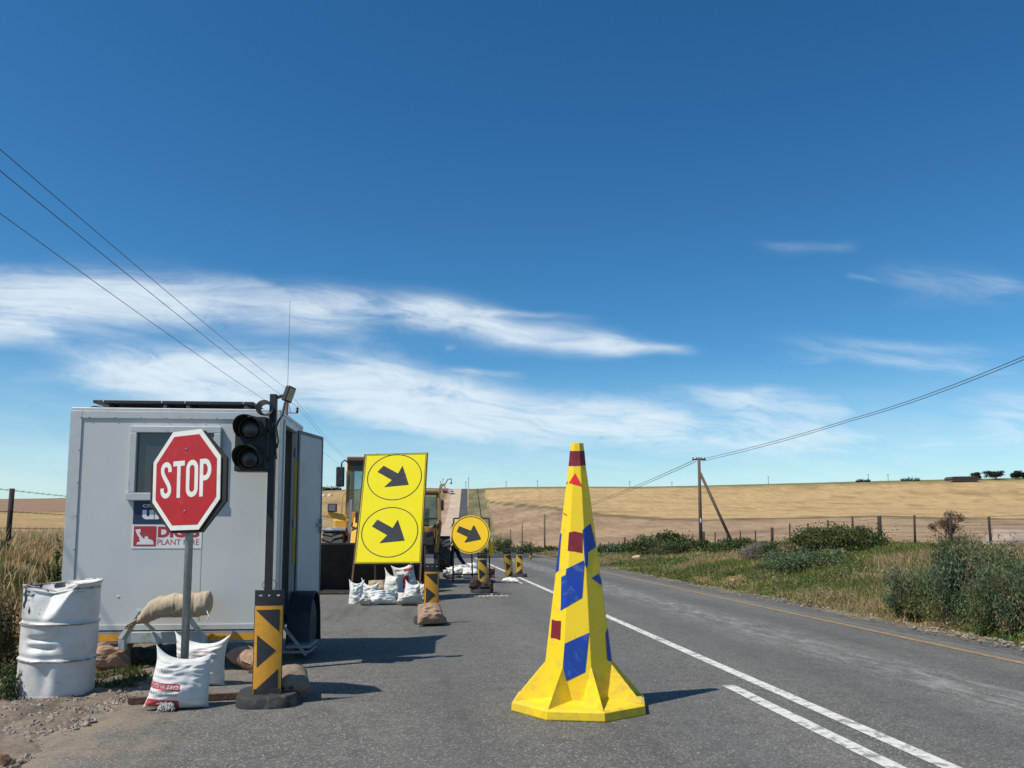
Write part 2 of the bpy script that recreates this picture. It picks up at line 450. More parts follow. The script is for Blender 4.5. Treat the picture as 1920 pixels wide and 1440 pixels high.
# shallow plough lines / vehicle tracks
gd = mixc(gd, C(.28, .19, .085), .75 * sstep(fbm(GX * .012 + 5, GY * .16 + GX * .02, 3), .62, .74))
edge = np.abs(GY - Yb)
fr = mixc(pk, gd, sstep(GY - Yb, -3, 3))
fr = mixc(fr, C(.12, .10, .045), sstep(-edge, -8.5, -3.0) * .95)
fr = mixc(fr, C(.13, .14, .05), sstep(GY, 525, 540) * .85)
# left fields
lf = mixc(np.zeros_like(Cc) + C(.37, .255, .115), C(.30, .20, .10), sstep(fbm(GX * .015, GY * .05, 4), .45, .7))
lf = mixc(lf, C(.26, .165, .105), sstep(GY, 292, 300) * sstep(-S_, .30, .40))
lf = mixc(lf, C(.12, .09, .05), sstep(-np.abs(GY - 296 - 20 * wob), -7, -1) * .8 + .6 * sstep(-np.abs(GY - 420 + 10 * wob), -4, 0) * (S_ > -.35))
lf = mixc(lf, C(.09, .095, .045), sstep(GY, 530, 543) * .8)
far = np.where((offc > 0)[..., None], fr, lf)
# verge between road and fence, and the road reserve up the hill
vg = mixc(np.zeros_like(Cc) + olive, dry * .8, sstep(n_a, .38, .62)); vg = mixc(vg, soil, sstep(n_b, .52, .68))
vg = mixc(vg, C(.42, .27, .16), .9 * sstep(-((offc - 9.8) ** 2 / 1.0 + (GY - 25.5) ** 2 / 8), -1.2, -.2))
vg = mixc(vg, C(.42, .25, .14), .9 * sstep(-((offc - 9.3) ** 2 / .5 + (GY - 13.6) ** 2 / .9), -1.2, -.2))
hillv = mixc(np.zeros_like(Cc) + C(.13, .125, .06), C(.22, .18, .10), sstep(n_b, .4, .65))
vg = np.where((GY > 140)[..., None], hillv, vg)
lv = mixc(np.zeros_like(Cc) + dry * .75, C(.20, .15, .08), sstep(n_a, .4, .65))
Cc = np.where((offc > 0)[..., None], np.where(beyond[..., None], far, vg), lv)
Cc = np.where(((offc < -10.2) & (GY > 16) | (GY > 75) & (offc < -12))[..., None], far, Cc)
# dirt shoulder on the left
grv = sstep(fbm(GX * 3.1, GY * 3.1, 4), .42, .6)
gm = sstep(-offc, 2.2, 2.7) * (1 - sstep(-offc + 1.2 * (n_b - .5), 4.5, 6.0)) * (GY < 60)
Cc = mixc(Cc, mixc(mixc(np.zeros_like(Cc) + gravel * C(.82, .78, .72), C(.27, .215, .155), sstep(n_a, .45, .65)), C(.16, .135, .11), grv * .8), gm)
gm = sstep(offc, 7.2, 7.6) * (1 - sstep(offc + .8 * (n_a - .5), 8.0, 8.35)) * (GY < 64)
Cc = mixc(Cc, np.zeros_like(Cc) + C(.13, .125, .115), gm)
# strip of spoil and hill road bed
hb = (GY > 70) & (np.abs(offc - 3.37 + 2.5) < 6.5)
Cc = np.where(hb[..., None], mixc(np.zeros_like(Cc) + C(.36, .235, .155), C(.44, .32, .21), sstep(n_b, .4, .6)), Cc)
quads = []
for i in range(NR - 1):
    a = i * NA + np.arange(NA); b = i * NA + (np.arange(NA) + 1) % NA
    quads.append(np.stack([a, b, b + NA, a + NA], 1))
quads = np.concatenate(quads)
gmat = bpy.data.materials.new('ground_soil'); gmat.use_nodes = True
T = NT(gmat.node_tree); b_ = T.n['Principled BSDF']; oc = T.new('ShaderNodeTexCoord').outputs['Object']
an = T.new('ShaderNodeAttribute'); an.attribute_name = 'Col'
xyz = T.sep(oc)
st = T.noise(T.comb(T.m('MULTIPLY', xyz[0], .06), T.m('MULTIPLY', xyz[1], .35), 0), 1.0, 6, .65)
st2 = T.noise(T.comb(T.m('MULTIPLY', xyz[0], .9), T.m('MULTIPLY', xyz[1], 1.1), 0), 1.0, 6, .7)
fn = T.noise(oc, 18, 6, .7)
vr = T.voro(oc, 9.0)
f = T.m('MULTIPLY', T.ramp(st, .25, .75, .74, 1.24, False), T.ramp(st2, .2, .8, .72, 1.28, False))
f = T.m('MULTIPLY', f, T.ramp(fn, .2, .8, .70, 1.30, False))
farm = T.ramp(xyz[1], 60, 140)
s3 = T.noise(T.comb(T.m('MULTIPLY', xyz[0], .30), T.m('MULTIPLY', xyz[1], .075), 6), 1.0, 7, .75, .3)
s4 = T.noise(T.comb(T.m('MULTIPLY', xyz[0], 1.6), T.m('MULTIPLY', xyz[1], .40), 2), 1.0, 4, .7)
f = T.m('MULTIPLY', f, T.m('ADD', 1.0, T.m('MULTIPLY', farm, T.m('ADD', T.ramp(s3, .25, .75, -.36, .36, False), T.ramp(s4, .25, .75, -.22, .22, False)))))
blot = T.ramp(T.noise(T.comb(T.m('MULTIPLY', xyz[0], .03), T.m('MULTIPLY', xyz[1], .09), 4), 1.0, 5, .7), .62, .72)
c = T.scalec(an.outputs['Color'], f); c = T.mix(T.m('MULTIPLY', blot, .32), c, (.13, .095, .05))
T.put(b_.inputs['Base Color'], c); b_.inputs['Roughness'].default_value = .95; b_.inputs['Specular IOR Level'].default_value = .15
bn = T.new('ShaderNodeBump'); bn.inputs['Strength'].default_value = .7; bn.inputs['Distance'].default_value = .05
T.put(bn.inputs['Height'], T.m('ADD', fn, T.m('MULTIPLY', vr, -.6))); T.l.new(bn.outputs[0], b_.inputs['Normal'])
ground = fast_mesh('ground', np.stack([GX, GY, GZ], -1).reshape(-1, 3), quads.ravel(), 4, Cc.reshape(-1, 3), gmat)
ground.data.polygons.foreach_set('use_smooth', np.ones(len(quads), bool))
tag(ground, 'rolling farmland of golden stubble and bare pink soil around the road', kind='structure')

# ---------------------------------------------------------------- roads
def strip(name, Ys, left, right, nx, dz, material, zfun=None):
    Ys = np.asarray(Ys, float); L = np.asarray(left, float); Rr = np.asarray(right, float)
    t = np.linspace(0, 1, nx)
    X = L[:, None] * (1 - t) + Rr[:, None] * t; Y = np.repeat(Ys[:, None], nx, 1)
    base = xc(np.maximum(Ys, 0)) - 3.37
    X = X + base[:, None]
    Zc = zg(xc(np.maximum(Ys, 0)), np.maximum(Ys, 0), False)
    Z = np.repeat((Zc + dz)[:, None], nx, 1)
    if zfun is not None: Z = Z + zfun(X - base[:, None], Y)
    q = []
    for i in range(len(Ys) - 1):
        a = i * nx + np.arange(nx - 1); q.append(np.stack([a, a + 1, a + 1 + nx, a + nx], 1))
    return fast_mesh(name, np.stack([X, Y, Z], -1).reshape(-1, 3), np.concatenate(q).ravel(), 4, None, material)

am = bpy.data.materials.new('asphalt'); am.use_nodes = True
T = NT(am.node_tree); b_ = T.n['Principled BSDF']; oc = T.new('ShaderNodeTexCoord').outputs['Object']; xyz = T.sep(oc)
big = T.noise(T.comb(T.m('MULTIPLY', xyz[0], .8), T.m('MULTIPLY', xyz[1], .28), 0), 1.0, 5, .6)
mid = T.noise(oc, 5, 6, .7); fine = T.noise(oc, 70, 3, .75); ag = T.voro(oc, 95, 'F1', 'Color')
base = T.mix(T.ramp(big, .3, .7), (.104, .102, .092), (.134, .131, .117))
base = T.scalec(base, T.ramp(mid, .2, .8, .70, 1.34, False)); base = T.scalec(base, T.ramp(fine, .25, .75, .45, 1.65, False)); base = T.scalec(base, T.ramp(T.noise(oc, 24, 4, .7), .25, .75, .72, 1.3, False))
agv = T.sep(T.vm('MULTIPLY', ag, (1, 1, 1)))[0]
base = T.mix(T.ramp(agv, .88, .95, 0, .75), base, (.40, .37, .31)); base = T.mix(T.ramp(agv, .12, .02, 0, .6), base, (.03, .03, .03))
# wheel tracks polished darker, chalky streak in the far lane, dust at the left edge
def band(x0, w, y=xyz[0]): 
    d = T.m('DIVIDE', T.m('SUBTRACT', y, x0), w); return T.m('EXPONENT', T.m('MULTIPLY', T.m('MULTIPLY', d, d), -1))
trk = T.m('ADD', T.m('ADD', band(4.3, .42), band(6.1, .38)), T.m('MULTIPLY', T.m('ADD', band(.35, .45), band(2.25, .4)), .8))
base = T.mix(T.m('MULTIPLY', trk, .30), base, (.070, .070, .067))
wx = T.m('ADD', xyz[0], T.m('MULTIPLY', T.m('SUBTRACT', big, .5), .8))
chn = T.noise(T.comb(T.m('MULTIPLY', xyz[0], 7), T.m('MULTIPLY', xyz[1], 1.6), 2), 1.0, 7, .75)
chalk = T.m('MULTIPLY', band(5.25, .42, wx), T.ramp(chn, .42, .68))
base = T.mix(T.m('MULTIPLY', chalk, .62), base, (.40, .40, .37))
dn = T.noise(oc, 1.3, 7, .65)
dust = T.m('MULTIPLY', T.ramp(T.m('ADD', xyz[0], T.m('MULTIPLY', T.m('SUBTRACT', dn, .5), 2.6)), -1.3, -3.0), T.ramp(T.noise(oc, 2.2, 8, .7), .30, .62))
dust = T.m('MULTIPLY', dust, T.ramp(xyz[1], 11, 8, .55, 1))
base = T.mix(T.m('MULTIPLY', dust, .80), base, (.33, .25, .165))
base = T.mix(T.m('MULTIPLY', T.ramp(T.noise(oc, 1.9, 5, .6), .66, .74), .45), base, (.045, .044, .042))
base = T.mix(T.m('MULTIPLY', T.ramp(T.noise(T.comb(T.m('MULTIPLY', xyz[0], 2.2), T.m('MULTIPLY', xyz[1], .10), 3), 1.0, 4, .6), .58, .68), .35), base, (.060, .059, .055))
dust2 = T.m('MULTIPLY', T.ramp(T.noise(oc, .9, 8, .7), .55, .72), .30)
base = T.mix(dust2, base, (.22, .20, .165))
edgeR = T.ramp(xyz[0], 6.95, 7.25)
base = T.mix(T.m('MULTIPLY', edgeR, .5), base, (.17, .165, .15))
T.put(b_.inputs['Base Color'], base); T.put(b_.inputs['Roughness'], T.ramp(trk, 0, 1, .85, .7)); b_.inputs['Specular IOR Level'].default_value = .3
bn = T.new('ShaderNodeBump'); bn.inputs['Strength'].default_value = .55; bn.inputs['Distance'].default_value = .012
T.put(bn.inputs['Height'], T.m('ADD', fine, T.m('MULTIPLY', agv, .5))); T.l.new(bn.outputs[0], b_.inputs['Normal'])

Ys = np.concatenate([np.arange(-12, 30, .12), np.arange(30, 48.2, .4)])
lw = 2.86 + .35 * (fbm(Ys * .5 + 3, Ys * 0 + 2, 3) - .5) + .16 * (fbm(Ys * 1.7, Ys * 0, 2) - .5) - .22 * sstep(-Ys, -6.6, -5.6)
rw = 7.22 + .12 * (fbm(Ys * 2.0, Ys * 0 + 8, 3) - .5)
road = strip('road', Ys, -lw, rw, 60, 0.0, am)
tag(road, 'worn grey asphalt road with chalky streak in the far lane', kind='structure')
fa = mat('fresh_asphalt', (.035, .036, .038), .75, var=.25, scale=2.0, bump=.4, bscale=50)
Y2 = np.arange(48.2, 62, .6)
tag(strip('road', Y2, -1.2 + 0 * Y2, 7.4 + 0 * Y2, 12, 0.012 + .0, fa), 'dark newly laid strip of road at the crest before the dip', kind='structure')
Y3 = np.arange(62, 600, 3.0)
far_as = mat('worn_hill_asphalt', (.060, .062, .066), .8, var=.25, scale=.15)
tag(strip('road', Y3, 3.37 + 0 * Y3, 7.2 + 0 * Y3, 6, 0.02, far_as), 'distant dark asphalt lane climbing the hill', kind='structure')
dl = mat('stripped_road_base', (.47, .37, .26), .95, var=.3, scale=.12, dirt=(.36, .23, .15), dirt_amt=.4, dscale=.08)
tag(strip('dirt_lane', Y3, -2.4 + 0 * Y3, 3.33 + 0 * Y3, 8, 0.02, dl), 'pale stripped gravel lane beside the asphalt lane on the hill', kind='structure')
gs = bpy.data.materials.new('roadside_gravel'); gs.use_nodes = True
T = NT(gs.node_tree); b_ = T.n['Principled BSDF']; oc = T.new('ShaderNodeTexCoord').outputs['Object']
v1 = T.voro(oc, 45, 'F1', 'Color'); v2 = T.voro(oc, 45); nz = T.noise(oc, 3, 6, .7); nf = T.noise(oc, 60, 3, .7)
gb = T.scalec(T.mix(T.ramp(nz, .35, .65), (.115, .112, .105), (.17, .155, .135)), T.ramp(T.sep(v1)[0], 0, 1, .6, 1.45, False))
gb = T.scalec(gb, T.ramp(nf, .25, .75, .75, 1.25, False))
T.put(b_.inputs['Base Color'], gb); b_.inputs['Roughness'].default_value = .95
bn = T.new('ShaderNodeBump'); bn.inputs['Strength'].default_value = .8; bn.inputs['Distance'].default_value = .03
T.put(bn.inputs['Height'], T.m('ADD', T.m('MULTIPLY', v2, -1), nf)); T.l.new(bn.outputs[0], b_.inputs['Normal'])
Yg = np.arange(-5, 60, .15)
rg = 8.28 + .5 * (fbm(Yg * .8, Yg * 0 + 5, 4) - .5)
tag(strip('gravel_shoulder', Yg, 7.16 + 0 * Yg, rg, 14, -.012, gs, lambda x, y: -.07 * sstep(x, 7.3, 8.3) + .02 * (fbm(x * 6, y * 6, 3) - .5)), 'dark gravel shoulder along the right road edge', kind='structure')

pm_w = mat('road_paint_white', (.62, .62, .58), .7, var=.2, scale=14, dirt=(.19, .185, .17), dirt_amt=.6, dscale=8, bump=.3, bscale=80)
pm_y = mat('road_paint_yellow', (.36, .22, .07), .75, var=.3, scale=8, dirt=(.15, .14, .12), dirt_amt=.85, dscale=11, bump=.3, bscale=80)
def line(name, x0, w, y0, y1, m, label, step=.25):
    Yl = np.arange(y0, y1 + step * .5, step)
    j = .012 * (fbm(Yl * 6, Yl * 0 + x0, 3) - .5)
    tag(strip(name, Yl, x0 - w / 2 + j, x0 + w / 2 + j, 2, .005, m), label, kind='structure')
line('road_marking', 3.38, .135, -6, 48, pm_w, 'solid white centre line')
line('road_marking', 3.03, .135, -6, 7.95, pm_w, 'near white dashed line beside the solid centre line')
line('road_marking', 3.05, .135, 24.2, 27.2, pm_w, 'short white dash beside the centre line near the paired delineators')
line('road_marking', 3.05, .135, 33, 36.2, pm_w, 'far short white dash beside the centre line')
line('road_marking', 6.9, .13, -6, 48, pm_y, 'worn yellow edge line of the far lane')

# ================================================================ shared object materials
BLK = mat('black_plastic', (.022, .023, .026), .5, var=.25, scale=9, dirt=(.10, .085, .065), dirt_amt=.25, dscale=7)
RUB = mat('black_rubber', (.030, .031, .033), .75, var=.3, scale=12, dirt=(.16, .13, .10), dirt_amt=.4, dscale=6, bump=.3)
TYR = mat('dusty_tyre_rubber', (.055, .053, .050), .85, var=.3, scale=6, dirt=(.20, .16, .12), dirt_amt=.4, dscale=5, bump=.3)
GALV = mat('galvanised_steel', (.30, .33, .33), .45, metal=.6, var=.18, scale=22, dirt=(.20, .19, .17), dirt_amt=.3, dscale=14)
RUST = mat('rusty_steel', (.10, .055, .035), .85, var=.4, scale=18, dirt=(.16, .08, .04), dirt_amt=.4, dscale=12, bump=.4)
TRIM = mat('grey_aluminium_trim', (.52, .54, .54), .42, metal=.2, var=.08, scale=10, dirt=(.34, .32, .29), dirt_amt=.15, dscale=6)
PANEL = mat('grey_sandwich_panel', (.53, .55, .54), .42, var=.05, scale=2.2, dirt=(.50, .50, .48), dirt_amt=.14, dscale=1.6, bump=.04, bscale=5)
PANELD = mat('door_grey_panel', (.50, .51, .50), .45, var=.05, scale=2.2, dirt=(.36, .35, .33), dirt_amt=.2, dscale=2)
GLASSD = mat('dark_window_glass', (.035, .042, .045), .12, var=.15, scale=2, spec=.8)
WHT = mat('white_vinyl', (.74, .75, .74), .55, var=.06)
NAVY = mat('navy_vinyl', (.012, .030, .085), .5, var=.12)
REDV = mat('red_vinyl', (.42, .03, .04), .5, var=.15)
PINKV = mat('pale_red_vinyl', (.55, .16, .15), .5, var=.12)
AMB = mat('amber_reflective_tape', (.70, .33, .03), .4, var=.12, scale=20, dirt=(.40, .22, .06), dirt_amt=.3, dscale=18)
AMB2 = mat('faded_amber_tape', (.74, .43, .05), .45, var=.2, scale=14, dirt=(.30, .18, .04), dirt_amt=.35, dscale=8)
CHV = mat('black_chevron_film', (.028, .031, .034), .5, var=.2, scale=14)
BURL = mat('tan_burlap', (.40, .31, .21), .9, var=.22, scale=16, dirt=(.28, .20, .13), dirt_amt=.35, dscale=5, bump=.6, bscale=120)
BURLR = mat('brown_burlap', (.36, .245, .165), .9, var=.25, scale=16, dirt=(.22, .14, .09), dirt_amt=.4, dscale=5, bump=.6, bscale=120)
BAGW = mat('white_woven_bag', (.70, .70, .67), .7, var=.08, scale=9, dirt=(.48, .42, .33), dirt_amt=.22, dscale=4, bump=.35, bscale=150)
BAGD = mat('dirty_white_bag', (.60, .57, .51), .8, var=.16, scale=7, dirt=(.36, .29, .21), dirt_amt=.5, dscale=4, bump=.4, bscale=120)
BAGR = mat('red_bag_print', (.46, .055, .06), .7, var=.15, scale=20, dirt=(.55, .40, .36), dirt_amt=.3, dscale=25)
INKG = mat('faded_grey_ink', (.24, .25, .26), .8, var=.2, scale=20)
BAGWT = mat('white_bag_lettering', (.72, .66, .62), .8, var=.1)
WOODP = mat('weathered_pole_wood', (.115, .085, .062), .9, var=.35, scale=10, dirt=(.06, .045, .035), dirt_amt=.4, dscale=12, bump=.5, bscale=30)
POSTW = mat('dark_fence_wood', (.035, .027, .022), .9, var=.35, scale=9, bump=.5, bscale=30)
WIRE = mat('fence_wire', (.12, .11, .10), .6, metal=.5, var=.2)
CAB = mat('black_cable', (.015, .016, .018), .6)
def tm(M, vs): return [M @ Vector(v) for v in vs]

# ================================================================ site office trailer
_l, _r = D(124, 975, 9.24), D(519, 975, 9.42)
TX, TY = (_l.x + _r.x) / 2, (_l.y + _r.y) / 2
TROT = math.atan2(_r.y - _l.y, _r.x - _l.x)
HW, TL, Z0, Z1 = math.hypot(_r.x - _l.x, _r.y - _l.y) / 2, 1.55, 0.42, 2.86
tr = thing('site_trailer', 'grey box trailer site office with open side door and solar panel on top', 'trailer', (TX, TY, 0), TROT)
th = .05
m = MB(); m.box((0, th / 2, (Z0 + Z1) / 2), (2 * HW, th, Z1 - Z0)); w = m.build('front_wall', PANEL, tr)
m = MB()                                                   # shallow seam, dents
m.box((.325, -.001, (Z0 + Z1) / 2), (.012, .004, Z1 - Z0 - .2)); m.build('panel_seam', TRIM, w)
for (px, pz) in ((-.55, .78), (.22, .98)):
    MB().lathe([(.002, -.004), (.012, -.003), (.02, -.0005), (.022, .001)], 12, 'Y', (px, -.0005, pz)).build('dent', PANELD, w, smooth=True)
MB().box((-HW + th / 2, TL / 2, (Z0 + Z1) / 2), (th, TL - 2 * th - .004, Z1 - Z0)).build('side_wall', PANEL, tr)
D0, D1, DZ1 = .30, 1.07, 2.76                             # door opening along y
m = MB(); xr = HW - th / 2
m.box((xr, (th + D0) / 2 + .001, (Z0 + Z1) / 2), (th, D0 - th - .002, Z1 - Z0))
m.box((xr, (D1 + TL - th) / 2, (Z0 + Z1) / 2), (th, TL - th - D1 - .002, Z1 - Z0))
m.box((xr, (D0 + D1) / 2, (DZ1 + Z1) / 2), (th, D1 - D0, Z1 - DZ1)); m.build('side_wall', PANELD, tr)
MB().box((0, TL - th / 2, (Z0 + Z1) / 2), (2 * HW, th, Z1 - Z0)).build('rear_wall', PANEL, tr)
MB().box((0, TL / 2, Z0 - .02), (2 * HW - .02, TL - .02, .04)).build('floor', mat('plywood_floor', (.10, .075, .05), .9), tr)
MB().box((0, TL / 2, Z1 + .022), (2 * HW + .01, TL + .01, .04)).build('roof', TRIM, tr, bevel=.008)
m = MB()                                                   # corner trims and rails
for sx in (-1, 1):
    m.box((sx * (HW - .055), -.007, (Z0 + Z1) / 2), (.13, .012, Z1 - Z0 + .01)); m.box((sx * (HW + .006), .06, (Z0 + Z1) / 2), (.012, .13, Z1 - Z0 + .01))
m.box((0, -.009, Z1 - .04), (2 * HW - .245, .014, .085)); m.box((0, -.008, Z0 + .025), (2 * HW - .245, .013, .06))
t_ = m.build('corner_trim', TRIM, tr, bevel=.004)
for i in range(7):
    z = Z0 + .15 + i * .37
    for sx in (-1, 1): MB().sphere((sx * (HW - .105), -.014, z), .008, 5).build('rivet', GALV, t_, smooth=True)
for i in range(8): MB().sphere((-HW + .2 + i * .28, -.017, Z1 - .07), .008, 5).build('rivet', GALV, t_, smooth=True)
m = MB(); m.box((HW + .006, D0 - .03, (Z0 + DZ1) / 2), (.02, .06, DZ1 - Z0)); m.box((HW + .006, D1 + .02, (Z0 + DZ1) / 2), (.02, .04, DZ1 - Z0)); m.box((HW + .006, (D0 + D1) / 2, DZ1 + .03), (.02, D1 - D0 + .06, .06))
m.build('door_frame', TRIM, tr, bevel=.003)
# window
m = MB(); wx0, wx1, wz0, wz1 = -.486, .514, 1.85, 2.69; f_ = .075
for (a, b, c, d) in ((wx0, wx1, wz1 - f_, wz1), (wx0 - .02, wx1 + .02, wz0, wz0 + f_ + .01), (wx0, wx0 + f_, wz0 + f_ + .012, wz1 - f_ - .002), (wx1 - f_, wx1, wz0 + f_ + .012, wz1 - f_ - .002)):
    m.box(((a + b) / 2, -.03, (c + d) / 2), (b - a, .055, d - c))
wd = m.build('window', TRIM, tr, bevel=.006)
MB().box((0.014, -.006, (wz0 + wz1) / 2), (wx1 - wx0 - 2 * f_ + .01, .008, wz1 - wz0 - 2 * f_ + .01)).build('pane', GLASSD, wd)
MB().box((.40, -.0125, 2.545), (.07, .002, .05)).build('paper_note', WHT, wd)
# stickers
st1 = MB().box((-.05, -.0028, 1.716), (.76, .004, .258)).build('sign_sticker', NAVY, tr); st1['label'] = 'navy blue contractor sticker'
v, f = text_geo('CIVIL', .17, .036, .02); MB().add(tm(Matrix.Translation((-.245, -.0056, 1.790)), v), f).build('lettering', WHT, st1)
v, f = text_geo('un', .26, .108, .045); MB().add(tm(Matrix.Translation((-.20, -.0056, 1.692)), v), f).build('lettering', WHT, st1)
st2 = MB().box((-.053, -.0028, 1.445), (.765, .004, .262)).build('sign_sticker', WHT, tr); st2['label'] = 'white plant hire sticker with red logo'
MB().box((-.292, -.0064, 1.452), (.245, .002, .222)).build('logo_panel', REDV, st2)
m = MB(); lc = Vector((-.292, -.0084, 1.40)); 
for k in range(9):
    a = R(8 + k * 20.5); L = .125
    a0, a1 = a - .06, a + .06
    tip = Vector((math.cos(a) * L * (.95 if abs(math.cos(a)) > .5 else 1), 0, math.sin(a) * L))
    p0 = Vector((math.cos(a0), 0, math.sin(a0))) * .045; p1 = Vector((math.cos(a1), 0, math.sin(a1))) * .045
    tip.x = max(-.118, min(.118, tip.x)); m.add([lc + p0, lc + p1, lc + tip], [(0, 1, 2)])
m.build('logo_ray', PINKV, st2)
m = MB(); o_ = Vector((-.292, -.0098, 1.452))
m.add([o_ + Vector((x, 0, z)) for x, z in ((-.105, .07), (-.05, .08), (-.045, .045), (-.06, .03), (-.035, -.005), (-.01, -.03), (.0, -.03), (.0, -.005), (.035, -.005), (.04, -.032), (.085, -.045), (.10, -.075), (.10, -.095), (-.085, -.095), (-.08, -.07), (-.05, -.06), (-.06, -.015), (-.085, .02))], [tuple(range(18))])
m.build('logo_digger', WHT, st2)
v, f = text_geo('DIGIB', .455, .125, .05); MB().add(tm(Matrix.Translation((.075, -.0062, 1.498)), v), f).build('lettering', REDV, st2)
v, f = text_geo('PLANT HIRE', .455, .062, .0); MB().add(tm(Matrix.Translation((.075, -.0062, 1.385)), v), f).build('lettering', REDV, st2)
# bumper beam with amber tape
m = MB(); m.box((-.30, .02, .335), (2.95, .06, .13)); bm_ = m.build('bumper_beam', mat('grey_painted_steel', (.28, .31, .33), .5, metal=.2, var=.15, dirt=(.25, .21, .16), dirt_amt=.4), tr, bevel=.004)
for (a, b) in ((-1.70, -.45), (.42, 1.15)): MB().box(((a + b) / 2, -.013, .335), (b - a, .004, .075)).build('reflective_strip', AMB, bm_)
MB().box((-1.79, -.01, .36), (.06, .09, .2)).build('stabiliser_bracket', GALV, tr, bevel=.005)
# folded A-frame drawbar at the front
SB = mat('pale_blue_steel', (.40, .47, .50), .5, metal=.2, var=.15, dirt=(.25, .2, .15), dirt_amt=.35, dscale=9)
m = MB()
for sx in (-1, 1):
    m.bar((sx * .43, -.14, .22), (sx * .43, -.14, .36), .07, .08); m.bar((sx * .43, -.14, .345), (sx * .22, -.24, .66), .075, .05)
m.bar((-.25, -.24, .60), (.25, -.24, .60), .05, .05); m.box((0, -.02, .34), (.74, .1, .12))
m.bar((-.12, -.1, .42), (-.24, -.22, .58), .10, .02)
m.build('drawbar', SB, tr, bevel=.006)
MB().box((-1.02, .35, .2), (.5, .25, .2)).build('battery_box', mat('grey_painted_steel'), tr, bevel=.01)
for (x, y) in ((-.95, .5), (.95, .5)):
    m = MB(); m.tube([(x, y, .38), (x, y, .02)], .03); m.box((x, y, .015), (.14, .14, .02)); m.build('support_leg', GALV, tr)
# wheels and mudguards
for sx in (-1, 1):
    wx = sx * (HW + .15); wy = 1.12
    ty = MB().lathe([(.19, -.105), (.28, -.11), (.325, -.095), (.34, -.06), (.34, .06), (.325, .095), (.28, .11), (.19, .105)], 36, 'X', (wx, wy, .34)).build('wheel', TYR, tr, auto=40)
    MB().lathe([(.03, -.06), (.12, -.05), (.185, -.1), (.188, .1), (.12, .06), (.03, .075)], 24, 'X', (wx, wy, .34)).build('rim', GALV, ty, auto=30)
    m = MB(); pts = [(wy + .42 * math.cos(a), .34 + .42 * math.sin(a)) for a in np.linspace(0.05, math.pi - .05, 15)]
    pts = [(wy + .47, .10)] + pts + [(wy - .47, .10)]
    inn = [(wy + (y - wy) * .96, .34 + (z - .34) * .96) for y, z in pts]
    m.prism(pts + inn[::-1], wx - .14, wx + .14, frame=lambda p: Vector((p.y, p.x, p.z)))
    m.build('mudguard', BLK, tr, auto=30)
m = MB()                                                   # folding step under the door
for y in (.42, .95):
    m.bar((HW + .02, y, .40), (HW + .30, y, .06), .045, .03)
m.box((HW + .20, .685, .16), (.28, .56, .035)); m.bar((HW + .03, .42, .1), (HW + .32, .42, .1), .03); m.bar((HW + .32, .42, .1), (HW + .32, .95, .1), .03)
m.build('step', mat('grey_painted_steel'), tr)
# open door
H = Vector((HW + .012, D1 + .005, 0)); dv = Vector((.19, .76, 0)).normalized(); nrm = Vector((dv.y, -dv.x, 0))
dM = Matrix(((dv.x, nrm.x, 0), (dv.y, nrm.y, 0), (0, 0, 1)))
dc = H + dv * .395
dr = MB().box((dc.x, dc.y, 1.605), (.78, .045, 2.33), dM).build('door', PANELD, tr)
m = MB(); fcol = mat('dark_door_edging', (.14, .155, .165), .5, metal=.3)
for (a, z, w_, h_) in ((.02, 1.605, .045, 2.36), (.775, 1.605, .03, 2.36)): 
    c_ = H + dv * a; m.box((c_.x, c_.y, z), (w_, .058, h_), dM)
for z in (.44, 2.77): m.box((dc.x, dc.y, z), (.72, .058, .045), dM)
m.build('door_edging', fcol, dr)
m = MB(); c_ = H + dv * .725 + nrm * .045
m.box((c_.x, c_.y, 1.58), (.02, .03, .2), dM); c2 = c_ - dv * .045; m.box((c2.x, c2.y, 1.59), (.12, .02, .025), dM)
m.build('handle', GALV, dr)
for z in (.7, 1.6, 2.5): MB().tube([(H.x - .01, H.y - .02, z - .06), (H.x - .01, H.y - .02, z + .06)], .014).build('hinge', GALV, dr)
YB = mat('yellow_edge_tape', (.75, .50, .02), .5)
m = MB(); m.box((HW + .008, D1 - .006, 1.75), (.030, .006, 1.3)); m.build('yellow_strip', YB, tr)
# interior bits seen through the door
m = MB(); m.box((.55, .7, 1.05), (.5, .9, .04)); m.box((.35, .7, .72), (.04, .8, .6)); m.build('desk', mat('plywood_floor'), tr)
# solar panel
sp = MB().box((-.07, .62, 2.985), (1.80, 1.05, .035)).build('solar_panel', BLK, tr, bevel=.004)
MB().box((-.07, .62, 3.0045), (1.72, .97, .003)).build('solar_cells', mat('blue_black_cells', (.010, .014, .035), .15, var=.3, scale=12), sp)
for x in (-.85, -.2, .06, .72): MB().sphere((x, .09, 2.985), .012, 5).build('bolt', GALV, sp); MB().box((x, .35, 2.925), (.04, .3, .085)).build('panel_mount', GALV, sp)
MB().tube([(-1.1, .2, 2.905), (-.98, .15, 2.935), (-.85, .2, 2.925), (-.6, .25, 2.92)], .008, 6).build('panel_cable', CAB, sp)
# whip antenna
b0 = D(539, 740, 11.6); t0 = D(538, 560, 11.6)
m = MB(); _q = Matrix.Rotation(-TROT, 3, 'Z') @ Vector((b0.x - TX, b0.y - TY, 0)); lx, ly = min(_q.x, HW - .05), _q.y
m.tube([(lx, ly, Z1 + .03), (lx, ly, Z1 + .18)], .016); m.tube([(lx, ly, Z1 + .15), (lx + .0, ly, t0.z)], [.0035, .0022], 6)
m.build('whip_antenna', BLK, tr)

